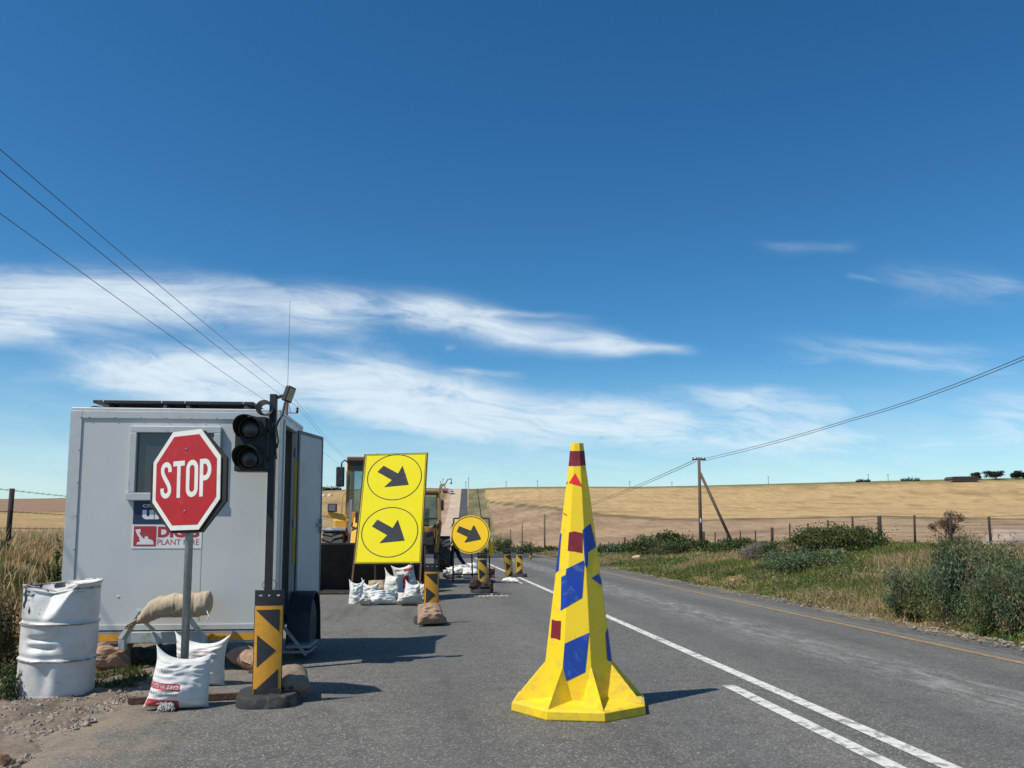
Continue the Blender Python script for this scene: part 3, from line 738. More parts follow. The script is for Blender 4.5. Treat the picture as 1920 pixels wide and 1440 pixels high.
# ================================================================ traffic signal on black post
_s = D(506, 1000, 9.12)
sg = thing('traffic_signal', 'unlit black two lamp traffic signal on a thin post in front of the grey trailer', 'traffic light', (_s.x, _s.y, 0), TROT)
p_ = MB().box((0, 0, 1.515), (.075, .075, 3.03)).build('post', BLK, sg, bevel=.004)
MB().box((0, 0, .012), (.3, .3, .02)).build('foot_plate', RUST, sg)
hz = MB().box((-.215, -.02, 2.46), (.33, .19, .605)).build('housing', BLK, sg, bevel=.012)
MB().box((-.215, -.12, 2.46), (.325, .012, .60)).build('front_plate', mat('matt_black_plate', (.018, .019, .021), .65, var=.2), hz, bevel=.004)
for z in (2.62, 2.3): MB().bar((-.05, 0, z), (0, 0, z), .04).build('clamp', RUST, sg)
LENS = mat('unlit_lens', (.030, .030, .032), .25, var=.4, scale=60, spec=.6)
for z in (2.625, 2.30):
    c_ = Vector((-.215, -.126, z)); m = MB()
    # tunnel visor: open at the bottom, longer at the top
    n = 28; vs = []
    for k in range(n + 1):
        a = R(-230 + 280 * k / n) if False else R(-38 + 256 * k / n)
        L = .055 + .15 * max(0, math.sin(a) * .55 + .45)
        for rr in (.146, .140):
            vs.append(c_ + Vector((rr * math.cos(a), 0, rr * math.sin(a)))); vs.append(c_ + Vector((rr * math.cos(a) - L * .12, -L, rr * math.sin(a) - L * .06)))
    fs = []
    for k in range(n):
        o = k * 4; q = o + 4
        fs += [(o, q, q + 1, o + 1), (o + 2, o + 3, q + 3, q + 2), (o + 1, q + 1, q + 3, o + 3)]
    fs += [(0, 1, 3, 2), (n * 4, n * 4 + 2, n * 4 + 3, n * 4 + 1)]
    m.add(vs, fs); m.build('visor', mat('matt_black_plate'), hz, auto=40)
    ln = MB().lathe([(.0005, -.022), (.05, -.02), (.09, -.012), (.118, .0)], 28, 'Y', c_ - Vector((0, .002, 0)))
    ln.build('lens', LENS, hz, smooth=True)
    MB().tube([c_ + Vector((.125 * math.cos(a), -.006, .125 * math.sin(a))) for a in np.linspace(0, 2 * math.pi, 28, endpoint=False)], .012, 8, closed=True).build('bezel', BLK, hz, smooth=True)
m = MB(); m.bar((0, 0, 2.985), (.14, -.02, 3.02), .035, .03)
fl = m.build('lamp_bracket', BLK, sg)
fM = Matrix.Rotation(R(18), 3, 'Y') @ Matrix.Rotation(R(-28), 3, 'Z')
fl2 = MB().box((.17, -.03, 3.03), (.06, .12, .18), fM).build('floodlight', BLK, sg, bevel=.012)
MB().box(Vector((.17, -.03, 3.03)) + fM @ Vector((.032, 0, 0)), (.006, .095, .145), fM).build('lamp_glass', mat('yellowed_lamp_glass', (.45, .38, .26), .2), fl2)
MB().tube([(.13, -.03, 2.93), (.11, -.04, 2.8), (.07, -.06, 2.72), (.03, -.06, 2.6), (.05, -.06, 2.45), (.045, -.05, 2.35)], .011, 7).build('cable', CAB, sg, smooth=True)
m = MB()
for k in range(4):
    cx, cz, rr = -.09 + .012 * k, 2.87 - .008 * k, .085 - .006 * k
    m.tube([(cx + rr * math.cos(a), -.06 - .012 * k, cz + rr * .95 * math.sin(a)) for a in np.linspace(0, 2 * math.pi, 22, endpoint=False)], .009, 6, closed=True)
m.tube([(-.03, -.07, 2.82), (.02, -.07, 2.7), (.0, -.07, 2.55), (.045, -.06, 2.42), (.06, -.06, 2.30)], .010, 6)
m.tube([(-.02, -.06, 2.80), (.05, -.07, 2.66), (.075, -.06, 2.5), (.06, -.05, 2.42)], .009, 6)
m.build('cable_coil', CAB, sg, smooth=True)

# ================================================================ stop sign
_s = G(343, 1314); SX, SY = _s.x, _s.y
ss = thing('stop_sign', 'red octagonal STOP sign on a grey steel post standing between white sandbags', 'road sign', (SX, SY, 0))
MB().tube([(0, 0, .02), (0, 0, 1.5), (0, .0, 2.2)], .035, 20).build('post', GALV, ss, smooth=True)
bs = MB(); bM = Matrix.Rotation(R(8), 3, 'Z')
bs.box((.03, -.06, .035), (.92, .045, .05), bM); bs.box((0, 0, .03), (.05, .8, .04), bM); bs.build('cross_base', RUST, ss)
thS = R(36.5); sM = Matrix.Translation((.012, -.0, 1.965)) @ Matrix.Rotation(-thS, 4, 'Z') @ Matrix.Translation((.03, -.098, 0)) @ Matrix.Rotation(R(-1.2), 4, 'Y')
def octo(r, sx=1.0, dz=0.0): return [(sx * r / math.cos(R(22.5)) * math.cos(R(22.5 + 45 * k)), dz + r / math.cos(R(22.5)) * math.sin(R(22.5 + 45 * k))) for k in range(8)]
SW = mat('worn_white_sheeting', (.72, .73, .68), .5, var=.06, scale=6, dirt=(.50, .47, .38), dirt_amt=.25, dscale=8)
SRED = mat('worn_red_sheeting', (.42, .010, .014), .45, var=.14, scale=5, dirt=(.46, .09, .08), dirt_amt=.22, dscale=9)
T = NT(SRED.node_tree); b_ = T.n['Principled BSDF']; src = b_.inputs['Base Color'].links[0].from_socket; oc = T.new('ShaderNodeTexCoord').outputs['Object']; xyz = T.sep(oc)
s1_ = T.ramp(T.noise(T.comb(T.m('MULTIPLY', xyz[0], 50), T.m('MULTIPLY', xyz[1], 50), T.m('MULTIPLY', xyz[2], 8)), 1.0, 3, .6, .8), .66, .72)
s2_ = T.ramp(T.noise(oc, 30, 4, .6), .68, .74)
T.put(b_.inputs['Base Color'], T.mix(T.m('MULTIPLY', T.m('MAXIMUM', s1_, s2_), .25), src, (.55, .30, .27)))
pl = MB().prism(octo(.45), -.004, .004, frame=lambda p: sM @ p).build('sign_plate', SW, ss)
m = MB(); m.prism(octo(.405), -.0055, -.0042, frame=lambda p: sM @ p); m.build('red_face', SRED, pl)
MB().prism(octo(.455, 1.115, -.02), .014, .034, frame=lambda p: sM @ p).build('back_plate', mat('dark_brown_board', (.022, .018, .016), .7, var=.3), ss)
for z in (.2, -.2):
    m = MB().box((0, .044, z), (.7, .018, .04)); m.v = [sM @ Vector(p) for p in m.v]; m.build('clamp_rail', GALV, pl)
for z in (.28, -.28):
    m = MB().sphere((0, -.006, z), .010, 5); m.v = [sM @ Vector(p) for p in m.v]; m.build('bolt', GALV, pl, smooth=True)
# lettering with stroke ribbons
def ribbon(path, t, closed=False):
    n = len(path); vs = []
    P = [Vector((p[0], p[1])) for p in path]
    for i, p in enumerate(P):
        a = P[i - 1] if (i > 0 or closed) else p; b = P[(i + 1) % n] if (i < n - 1 or closed) else p
        d = (b - a).normalized(); q = Vector((-d.y, d.x)) * t / 2
        vs += [p + q, p - q]
    fs = [(2 * i, 2 * ((i + 1) % n), 2 * ((i + 1) % n) + 1, 2 * i + 1) for i in range(n if closed else n - 1)]
    return [(v.x, v.y) for v in vs], fs
def letter(ch, w, h, t):
    out = []
    if ch == 'T':
        out.append(([(-w / 2, h / 2), (w / 2, h / 2), (w / 2, h / 2 - t), (-w / 2, h / 2 - t)], [(0, 1, 2, 3)]))
        out.append(([(-t / 2, h / 2 - t), (t / 2, h / 2 - t), (t / 2, -h / 2), (-t / 2, -h / 2)], [(0, 1, 2, 3)]))
    if ch == 'O':
        a = w / 2 - t / 2; y = h / 2 - t / 2 - a
        path = [(a * math.cos(x), y + a * math.sin(x)) for x in np.linspace(0, math.pi, 17)] + [(a * math.cos(x), -y + a * math.sin(x)) for x in np.linspace(math.pi, 2 * math.pi, 17)]
        out.append(ribbon(path, t, True))
    if ch == 'P':
        out.append(([(-w / 2, h / 2), (-w / 2 + t, h / 2), (-w / 2 + t, -h / 2), (-w / 2, -h / 2)], [(0, 1, 2, 3)]))
        r_ = h * .29 - t / 2; yc = h / 2 - t / 2 - r_; xr_ = w / 2 - t / 2 - r_ * .8
        path = [(-w / 2 + t, h / 2 - t / 2)] + [(xr_ + r_ * .8 * math.cos(x), yc + r_ * math.sin(x)) for x in np.linspace(math.pi / 2, -math.pi / 2, 17)] + [(-w / 2 + t, yc - r_)]
        out.append(ribbon(path, t))
    if ch == 'S':
        a = w / 2 - t / 2; y = h / 2 - t / 2 - a
        path = [(a, y - h * .06)] + [(a * math.cos(x), y + a * math.sin(x)) for x in np.linspace(0, math.pi, 15)]
        p0, p1, p2, p3 = Vector((-a, y)), Vector((-a, y - h * .2)), Vector((a, -y + h * .2)), Vector((a, -y))
        for k in np.linspace(.08, .92, 12):
            q = p0 * (1 - k)**3 + p1 * 3 * k * (1 - k)**2 + p2 * 3 * k * k * (1 - k) + p3 * k**3; path.append((q.x, q.y))
        path += [(a * math.cos(x), -y + a * math.sin(x)) for x in np.linspace(0, -math.pi, 15)] + [(-a, -y + h * .06)]
        out.append(ribbon(path, t))
    return out
m = MB(); x = -.338
for ch, w in (('S', .148), ('T', .155), ('O', .158), ('P', .150)):
    for vs, fs in letter(ch, w, .335, .046):
        m.add([sM @ Vector((p[0] + x + w / 2, -.0068, p[1] + .01)) for p in vs], fs)
    x += w + .0215
m.build('lettering', SW, pl)

# ================================================================ giant cone
_s = G(1086, 1326); CX, CY = _s.x, _s.y
co = thing('road_cone', 'giant yellow octagonal plastic cone with torn blue and maroon tape patches', 'traffic cone', (CX, CY, 0))
YEL = mat('yellow_cone_plastic', (.86, .60, .014), .45, var=.06, scale=5, dirt=(.58, .39, .05), dirt_amt=.3, dscale=5)
T = NT(YEL.node_tree); b_ = T.n['Principled BSDF']; src = b_.inputs['Base Color'].links[0].from_socket; oc = T.new('ShaderNodeTexCoord').outputs['Object']; xyz = T.sep(oc)
gz = T.ramp(xyz[2], .75, .0, .0, .20)
g1 = T.ramp(T.m('ADD', T.noise(oc, 9, 8, .72, .5), gz), .60, .74)
c = T.mix(T.m('MULTIPLY', g1, .28), src, (.36, .27, .10))
sc_ = T.noise(T.comb(T.m('MULTIPLY', xyz[0], 40), T.m('MULTIPLY', xyz[1], 40), T.m('MULTIPLY', xyz[2], 7)), 1.0, 4, .7)
c = T.mix(T.m('MULTIPLY', T.ramp(sc_, .64, .72), .35), c, (.42, .30, .08))
T.put(b_.inputs['Base Color'], c)
NS, ROT = 8, R(-81.8)
def cv(k, r): a = ROT + 2 * math.pi * k / NS; return Vector((r * math.cos(a), r * math.sin(a), 0))
PROF = [(.315, .30), (.275, .62), (.19, 1.26), (.12, 1.80), (.0735, 2.12), (.060, 2.28)]
m = MB(); vs = []; fs = []
pr = [(.335, .075)] + PROF
for (r, z) in pr: vs += [cv(k, r) + Vector((0, 0, z)) for k in range(NS)]
for i in range(len(pr) - 1):
    for k in range(NS): fs.append((i * NS + k, i * NS + (k + 1) % NS, (i + 1) * NS + (k + 1) % NS, (i + 1) * NS + k))
fs.append(tuple((len(pr) - 1) * NS + k for k in range(NS)))
m.add(vs, fs); body = m.build('cone_body', YEL, co, bevel=.004)
def rad(z):
    for (r0, z0), (r1, z1) in zip(pr, pr[1:]):
        if z <= z1: return r0 + (r1 - r0) * (z - z0) / (z1 - z0)
    return pr[-1][0]
m = MB(); vs = []
for (r, z) in ((.60, 0), (.605, .012), (.60, .072), (.57, .085), (.34, .115), (.30, .115)): vs += [cv(k, r) + Vector((0, 0, z)) for k in range(NS)]
fs = [tuple(range(NS - 1, -1, -1))]
for i in range(5):
    for k in range(NS): fs.append((i * NS + k, i * NS + (k + 1) % NS, (i + 1) * NS + (k + 1) % NS, (i + 1) * NS + k))
fs.append(tuple(5 * NS + k for k in range(NS)))
m.add(vs, fs); m.build('cone_base', YEL, co, bevel=.004)
m = MB()
for k in range(NS):                                        # hollow gusset: a wedge from the body corner to the base corner
    d = cv(k, 1); s_ = Vector((-d.y, d.x, 0))
    top = d * (rad(.385) + .002) + Vector((0, 0, .385)); tip = d * .575 + Vector((0, 0, .088))
    l = d * .30 + s_ * .080 + Vector((0, 0, .112)); r = d * .30 - s_ * .080 + Vector((0, 0, .112))
    m.add([top, tip, l, r], [(0, 2, 1), (0, 1, 3), (0, 3, 2), (1, 2, 3)])
m.build('gusset', YEL, co)
# tape patches: photo-shaped outlines laid on the faces
BLU = mat('blue_tape', (.008, .045, .31), .4, var=.14, scale=7, dirt=(.10, .15, .36), dirt_amt=.34, dscale=13)
MAR = mat('maroon_tape', (.19, .010, .018), .5, var=.15, scale=9, dirt=(.26, .03, .03), dirt_amt=.3, dscale=14)
REDT = mat('red_tape', (.75, .02, .02), .45, var=.1)
def c5(x, y): return (900 + x / 2.4833, 800 + y / 2.4828)
TAPES = [('blue_patch', BLU, [(378, 700), (398, 690), (402, 662), (483, 622), (487, 640), (476, 796), (374, 856), (376, 830)]),
         ('blue_patch', BLU, [(394, 1010), (509, 958), (506, 990), (490, 1143), (378, 1197)]),
         ('maroon_band', MAR, [(380, 113), (490, 113), (494, 180), (374, 184)]),
         ('red_patch', REDT, [(413, 262), (443, 216), (478, 278)]),
         ('maroon_patch', MAR, [(414, 492), (440, 487), (478, 496), (477, 588), (440, 580), (408, 577)]),
         ('maroon_patch', MAR, [(334, 897), (352, 903), (377, 904), (373, 994), (350, 985), (329, 983)]),
         ('blue_patch', BLU, [(360, 505), (379, 495), (366, 668), (340, 690)]),
         ('blue_patch', BLU, [(477, 481), (516, 450), (540, 560), (504, 585), (504, 645), (494, 660), (488, 640)]),
         ('blue_patch', BLU, [(519, 705), (553, 684), (580, 740), (556, 732)]),
         ('blue_patch', BLU, [(584, 960), (600, 930), (625, 1090), (603, 1094), (592, 1082)]),
         ('red_scrape', REDT, [(390, 283), (407, 253), (409, 257), (392, 285)]), ('red_scrape', REDT, [(389, 399), (404, 410), (404, 416), (388, 404)]), ('red_scrape', REDT, [(372, 393), (380, 396), (379, 399), (372, 397)])]
C0 = Vector((CX, CY, 0))
for (nm, mt, poly) in TAPES:
    bmx = bmesh.new()
    for i in range(len(pr) - 1):
        for k in range(NS):
            a = cv(k, pr[i][0]) + Vector((0, 0, pr[i][1])); b = cv(k + 1, pr[i][0]) + Vector((0, 0, pr[i][1]))
            c = cv(k + 1, pr[i + 1][0]) + Vector((0, 0, pr[i + 1][1]))
            n = (b - a).cross(c - a).normalized()
            if n.dot((C0 + a) - CAM) > -.02: continue
            pts = []
            for (px_, py_) in poly:
                d = ray(*c5(px_, py_)); t = (C0 + a + n * .003 - CAM).dot(n) / d.dot(n); pts.append(CAM + d * t - C0)
            tb = bmesh.new(); tb.faces.new([tb.verts.new(p) for p in pts])
            for (pc, pn) in ((a, (b - a)), (b, (a - b)), ):
                # plane through axis line and the face's side edge
                d_ = cv(k, 1) if pc is a else cv(k + 1, 1)
                nn_ = Vector((-d_.y, d_.x, 0)); nn_ = nn_ if nn_.dot((a + b) / 2 - pc) > 0 else -nn_
                g_ = tb.verts[:] + tb.edges[:] + tb.faces[:]
                if tb.faces: bmesh.ops.bisect_plane(tb, geom=g_, plane_co=pc, plane_no=-nn_, clear_outer=True)
            for (zz, sgn) in ((pr[i][1], -1), (pr[i + 1][1], 1)):
                g_ = tb.verts[:] + tb.edges[:] + tb.faces[:]
                if tb.faces: bmesh.ops.bisect_plane(tb, geom=g_, plane_co=(0, 0, zz), plane_no=(0, 0, sgn), clear_outer=True)
            mp = {}
            for f in tb.faces:
                if f.calc_area() < 1e-6: continue
                vv = [bmx.verts.new(v.co) for v in f.verts]
                try: bmx.faces.new(vv)
                except ValueError: pass
            tb.free()
    if len(bmx.faces):
        me = bpy.data.meshes.new(nm); bmx.to_mesh(me); me.materials.append(mt)
        o = bpy.data.objects.new(nm, me); COL.objects.link(o); o.parent = body
    bmx.free()

# ================================================================ dented drum
_s = G(104, 1298); DX, DY = _s.x, _s.y
DR, DH = .325, 1.02
WD = bpy.data.materials.new('chipped_white_drum_paint'); WD.use_nodes = True
T = NT(WD.node_tree); b_ = T.n['Principled BSDF']; oc = T.new('ShaderNodeTexCoord').outputs['Object']; xyz = T.sep(oc)
c = T.scalec((.67, .67, .645), T.ramp(T.noise(oc, 4, 7, .65), .25, .75, .74, 1.12, False))
ru = T.ramp(T.noise(T.comb(T.m('MULTIPLY', xyz[0], 6), T.m('MULTIPLY', xyz[1], 6), T.m('MULTIPLY', xyz[2], 2.2)), 1.0, 8, .7), .60, .72)
c = T.mix(T.m('MULTIPLY', ru, .5), c, (.36, .28, .20))
chip = T.noise(T.comb(T.m('MULTIPLY', xyz[0], 15), T.m('MULTIPLY', xyz[1], 15), T.m('MULTIPLY', xyz[2], 11)), 1.0, 3, .6)
zone = T.m('ADD', T.m('MULTIPLY', T.ramp(xyz[0], .08, -.26), T.ramp(xyz[2], .62, .78)), T.ramp(xyz[2], .12, .0, 0, .75))
chm = T.ramp(T.m('ADD', chip, T.m('MULTIPLY', zone, .24)), .735, .75)
c = T.mix(T.m('MULTIPLY', T.ramp(T.noise(oc, 22, 4, .65), .66, .72), .8), c, (.20, .10, .045))
c = T.mix(chm, c, (.022, .025, .045))
def bandz(z0, w):
    d = T.m('DIVIDE', T.m('SUBTRACT', xyz[2], z0), w); return T.m('EXPONENT', T.m('MULTIPLY', T.m('MULTIPLY', d, d), -1))
seam = T.m('ADD', T.m('ADD', bandz(.665, .008), bandz(.335, .008)), T.m('ADD', bandz(.995, .012), bandz(.0, .022)))
seam = T.m('MULTIPLY', seam, T.ramp(T.noise(oc, 14, 6, .7), .36, .50))
c = T.mix(T.m('MULTIPLY', seam, .85), c, (.07, .04, .025))
T.put(b_.inputs['Base Color'], c); b_.inputs['Roughness'].default_value = .42
bn = T.new('ShaderNodeBump'); bn.inputs['Strength'].default_value = .25; bn.inputs['Distance'].default_value = .03
T.put(bn.inputs['Height'], T.noise(oc, 7, 4)); T.l.new(bn.outputs[0], b_.inputs['Normal'])
dz = 0.0
dm = thing('steel_drum', 'dented white steel drum with chipped paint beside the grey trailer', 'drum', (DX, DY, max(dz, -.02) - .005), (R(1.0), R(1.6), 0))
na, nz = 120, 110
vs = []; 
for i in range(nz + 1):
    z = i / nz * DH
    for j in range(na):
        a = 2 * math.pi * j / na
        r = DR
        for zr_ in (.335, .665): r += .016 * math.exp(-((z - zr_) / .013) ** 2) - .008 * math.exp(-((z - zr_ - .03) / .02) ** 2)
        if z > DH - .02: r += .007
        if z < .02: r += .006
        x, y = r * math.cos(a), r * math.sin(a)
        # angle measured from the camera-facing side; dents at front
        da = math.atan2(math.sin(a + math.pi / 2 + .10), math.cos(a + math.pi / 2 + .10))
        # crushed lip: a large triangular pocket below the front rim
        t = max(0, (z - .70) / .30); wv = max(0, 1 - abs(da - .02) / (.12 + .62 * t))
        k = wv ** .8 * t ** 1.1 * .26
        k *= 1 - .30 * math.exp(-((z - .99) / .022) ** 2)
        # horizontal dents in the middle
        k += .034 * math.exp(-((z - .535) / .028) ** 2) * math.exp(-((da + .02) / .42) ** 4) + .038 * math.exp(-((z - .455) / .030) ** 2) * math.exp(-((da + .02) / .38) ** 4)
        k += .022 * math.exp(-((z - .19) / .14) ** 2 - ((da - .15) / .16) ** 2)
        k += .012 * mnoise.noise(Vector((math.cos(a) * 2.2, math.sin(a) * 2.2, z * 5)))
        y += k; x *= (1 - .10 * k)
        zz = z + (.010 * math.sin(2 * a) if z > .95 else 0) - .06 * wv * max(0, (z - .92) / .08) + (.026 * math.cos(a) * max(0, (z - .5) / .5))
        vs.append((x, y, zz))
fs = [(i * na + j, i * na + (j + 1) % na, (i + 1) * na + (j + 1) % na, (i + 1) * na + j) for i in range(nz) for j in range(na)]
o = len(vs); ring = [vs[nz * na + j] for j in range(na)]
inner = [(p[0] * .965, p[1] * .965, p[2] - .004) for p in ring]; deep = [(p[0] * .95, p[1] * .95, p[2] - .05) for p in ring]
vs += inner + deep + [(0, .06, DH - .05)]
for j in range(na):
    q = (j + 1) % na
    fs += [(nz * na + j, nz * na + q, o + q, o + j), (o + j, o + q, o + na + q, o + na + j), (o + na + j, o + na + q, o + 2 * na)]
MB().add(vs, fs).build('drum_shell', WD, dm, smooth=True)
m = MB(); m.tube([(p[0] * .995, p[1] * .995, p[2] + .002) for p in ring], .0075, 6, closed=True); m.build('rim', mat('chipped_rim', (.55, .53, .48), .6, dirt=(.10, .05, .03), dirt_amt=.7, dscale=9), dm, smooth=True)

# ================================================================ sandbags
def bag_geo(W_, H_, T_, seed, ear=.12, belly=.25, wr=.012, ears=(1, 1, 0, 0), nu=46, nv=50, edge=.34):
    """pillow standing in the x-z plane, bottom at z=0; ears: corner pull TL,TR,BL,BR"""
    rs = np.random.default_rng(seed); off = Vector(rs.random(3) * 50)
    vs = []; side = []
    for s_ in (-1, 1):
        for i in range(nv + 1):
            v = -1 + 2 * i / nv
            for j in range(nu + 1):
                u = -1 + 2 * j / nu
                th = max(0, (1 - abs(u) ** 2.6)) ** .55 * max(0, (1 - abs(v) ** 2.8)) ** .55
                bl = 1 + belly * (-v) * .9
                x = W_ / 2 * u * (1 - .16 * (1 - v * v) * 0 - ear * (1 - abs(v) ** 3) * .0) * (1 + belly * .35 * (-v))
                z = H_ / 2 * v
                # edges pulled in between the corners
                z -= H_ * ear * .9 * max(0, v) ** 3 * (1 - u * u); x *= 1 - ear * .7 * (1 - v * v) * abs(u) ** 2 * .5
                cu = [max(0, -u), max(0, u)]
                for q, (cx, cz) in enumerate(((-1, 1), (1, 1), (-1, -1), (1, -1))):
                    wq = max(0, u * cx) ** 4 * max(0, v * cz) ** 4 * ears[q]
                    x += cx * W_ * .07 * wq; z += cz * H_ * .09 * wq
                y = s_ * T_ / 2 * th * bl
                p = Vector((x, y, z))
                q = Vector((x * 5, y * 5, z * 5)) + off
                fold = mnoise.noise(Vector((u * 1.5, s_ * 3, v * 9)) + off) * (.4 + abs(u))
                n_ = mnoise.noise(q) * 1.6 + .7 * mnoise.noise(q * 2.7) + fold * .8
                n_ += 1.1 * (1 - abs(mnoise.noise(Vector((u * 1.2 + v * .6, s_ * 5, v * 4.5 - u * .8)) + off)) * 2.2) * (.25 + abs(v)); p.y += s_ * wr * n_ * (.3 + th); p.x += wr * .8 * mnoise.noise(q + Vector((7, 0, 0))); p.z += wr * .8 * mnoise.noise(q + Vector((0, 9, 0)))
                vs.append(p)
    n = (nu + 1) * (nv + 1); fs = []
    for i in range(nv):
        for j in range(nu):
            a = i * (nu + 1) + j; fs.append((a, a + 1, a + nu + 2, a + nu + 1)); fs.append((n + a + nu + 1, n + a + nu + 2, n + a + 1, n + a))
    rimi = list(range(nu + 1)) + [i * (nu + 1) + nu for i in range(1, nv + 1)] + [nv * (nu + 1) + j for j in range(nu - 1, -1, -1)] + [i * (nu + 1) for i in range(nv - 1, 0, -1)]
    for a, b in zip(rimi, rimi[1:] + rimi[:1]): fs.append((a, b, n + b, n + a))
    return vs, fs
def sandbag(name, label, loc, size, rot, mats, seed, group=None, ground=True, sag=0.0, sagx=0.0, bagcat='sandbag', parent=None, squash=.5, **kw):
    vs, fs = bag_geo(*size, seed, **kw)
    M = Matrix.Rotation(rot[2], 4, 'Z') @ Matrix.Rotation(rot[1], 4, 'Y') @ Matrix.Rotation(rot[0], 4, 'X')
    if sag or sagx: vs = [Vector((v.x, v.y - sag * (v.x / size[0] * 2) ** 2 - sagx * (v.z / size[1] * 2) ** 2, v.z)) for v in vs]
    vs = [M @ v for v in vs]
    if ground:
        lo = min(v.z for v in vs); hi = max(v.z for v in vs); k = squash * .28 * (hi - lo)
        for v in vs:
            v.z -= lo + k
            if v.z < 0: f = 1 + .25 * min(1, -v.z / max(k, 1e-4)); v.x *= f ** .5; v.y *= f ** .5; v.z = 0.0 + .004 * mnoise.noise(v * 20)
    m = MB().add(vs, fs)
    o = m.build(name, mats, None, smooth=True)
    o.location = loc
    tag(o, label, bagcat, group)
    return o
def project_on(o, vs, fs, name, material, direction=Vector((0, 1, 0)), off=.0035, start=-1.0, sub=0, parent=None):
    """lay a flat decal (x,z in the bag's local frame) on its surface"""
    bm = bmesh.new(); bm.from_mesh(o.data); bvh = BVHTree.FromBMesh(bm)
    db = bmesh.new(); vv = [db.verts.new(v) for v in vs]
    for f in fs:
        try: db.faces.new([vv[i] for i in f])
        except ValueError: pass
    for k in range(sub): bmesh.ops.subdivide_edges(db, edges=[e for e in db.edges if e.calc_length() > .03], cuts=1, use_grid_fill=True)
    bad = []
    for v in db.verts:
        p = Vector((v.co.x, 0, v.co.z)) + direction * start
        h, nrm_, _, _ = bvh.ray_cast(p, direction)
        if h is None: bad.append(v); continue
        v.co = h - direction * off
    bmesh.ops.delete(db, geom=bad, context='VERTS')
    me = bpy.data.meshes.new(name); db.to_mesh(me); db.free(); bm.free(); me.materials.append(material)
    for p in me.polygons: p.use_smooth = True
    q = bpy.data.objects.new(name, me); COL.objects.link(q); q.parent = o
    return q
def grid_rect(x0, x1, z0, z1, nx=24, nz=5, tilt=0.0):
    vs = [Vector((x0 + (x1 - x0) * i / nx, 0, z0 + (z1 - z0) * j / nz + tilt * (x0 + (x1 - x0) * i / nx))) for j in range(nz + 1) for i in range(nx + 1)]
    fs = [(j * (nx + 1) + i, j * (nx + 1) + i + 1, (j + 1) * (nx + 1) + i + 1, (j + 1) * (nx + 1) + i) for j in range(nz) for i in range(nx)]
    return vs, fs
def rot180(vs): return [Vector((-v.x, 0, -v.z)) for v in vs]
# white flour bags around the stop sign post
p = G(335, 1329); 
fb = sandbag('sandbag', 'white flour bag with upside down red printing in front of the stop sign post', (p.x, p.y + .04, .0), (.47, .46, .26), (R(-5), R(7), R(14)), BAGW, 3, belly=.30, ear=.12, ears=(1.2, .3, .2, .2), wr=.012, squash=.22)
zb = max(v.co.z for v in fb.data.vertices)
dec = Vector((0, 1, 0))
v, f = grid_rect(-.26, .03, .168, .222, tilt=-.12); project_on(fb, v, f, 'red_band', BAGR)
v, f = grid_rect(-.26, .02, .022, .085, tilt=-.10); project_on(fb, v, f, 'red_band', BAGR)
v, f = text_geo('CAKE WHEAT FLOUR', .36, .032, .02); v = [Vector((q.x - .16, 0, q.z + .195 - .12 * (q.x - .16))) for q in rot180(v)]; project_on(fb, v, f, 'lettering', BAGWT, off=.006)
v, f = text_geo('STONE GROUND', .24, .022, .01); v = [Vector((q.x - .11, 0, q.z + .135 - .11 * (q.x - .11))) for q in rot180(v)]; project_on(fb, v, f, 'lettering', INKG, off=.004)
v, f = text_geo('2250', .10, .022, .0); v = [Vector((q.x - .09, 0, q.z + .325 - .1 * (q.x - .09))) for q in v]; project_on(fb, v, f, 'lettering', INKG, off=.004)
m = MB(); rs = np.random.default_rng(4)
for k in range(170):                                        # frayed tuft at the torn bottom corner
    a = rs.uniform(-.9, .9); p0 = Vector((-.075 + rs.uniform(-.05, .05), -.13, .02 + rs.uniform(0, .03)))
    p1 = p0 + Vector((math.sin(a) * .025, -.012 - rs.uniform(0, .025), rs.uniform(-.01, .035))); p2 = p1 + Vector((rs.uniform(-.02, .02), -rs.uniform(0, .025), rs.uniform(-.025, .012))); p2.z = max(p2.z, .004)
    m.tube([p0, p1, p2], [.004, .003, .001], 4)
m.build('frayed_corner', BAGW, fb)
p = G(364, 1292)
rb = sandbag('sandbag', 'white bag with faded stripes leaning behind the stop sign post', (p.x, p.y + .22, 0), (.50, .47, .24), (R(8), R(4), R(-12)), BAGW, 8, belly=.05, ear=.16, ears=(.9, 1.6, .2, .2), wr=.012, squash=.2)
for k, z in enumerate((.27, .30, .335)):
    v, f = grid_rect(-.05, .17, z, z + .006, 20, 1, tilt=.02); project_on(rb, v, f, 'faded_stripe', mat('faded_red_print', (.45, .20, .22), .8, var=.3, scale=30))
# burlap bag on the drawbar : long sausage
m = MB(); n = 80; vs = []
bl0 = D(256, 1163, 8.98); bl1 = D(398, 1132, 9.02)
for i in range(n + 1):
    t = i / n; c_ = bl0.lerp(bl1, t); c_.z += .115 * math.sin(math.pi * min(1, t * 1.05)) * (1 - .25 * t) + .018 * math.sin(7 * t) - .015 + .03 * t ** 4; c_.y += -.02 * math.sin(3 * t)
    rr = (.112 + .022 * t) * min(1, (t / .16) ** .55 if t > 0 else 0) * min(1, ((1 - t) / .05) ** .4 if t < 1 else 0)
    rr = max(rr, .018)
    for j in range(26):
        a = 2 * math.pi * j / 26; d = Vector((0, math.cos(a), math.sin(a)))
        q = c_ + Vector((0, d.y * rr * 1.05, d.z * rr * .98))
        q += Vector((0, d.y, d.z)) * .020 * (mnoise.noise(Vector((t * 9, a * .8, 2))) + .55 * mnoise.noise(Vector((t * 26, a * 1.6, 5))) + .35 * mnoise.noise(Vector((t * 55, a * .7 + t * 6, 9)))) * min(1, rr / .05)
        vs.append(q)
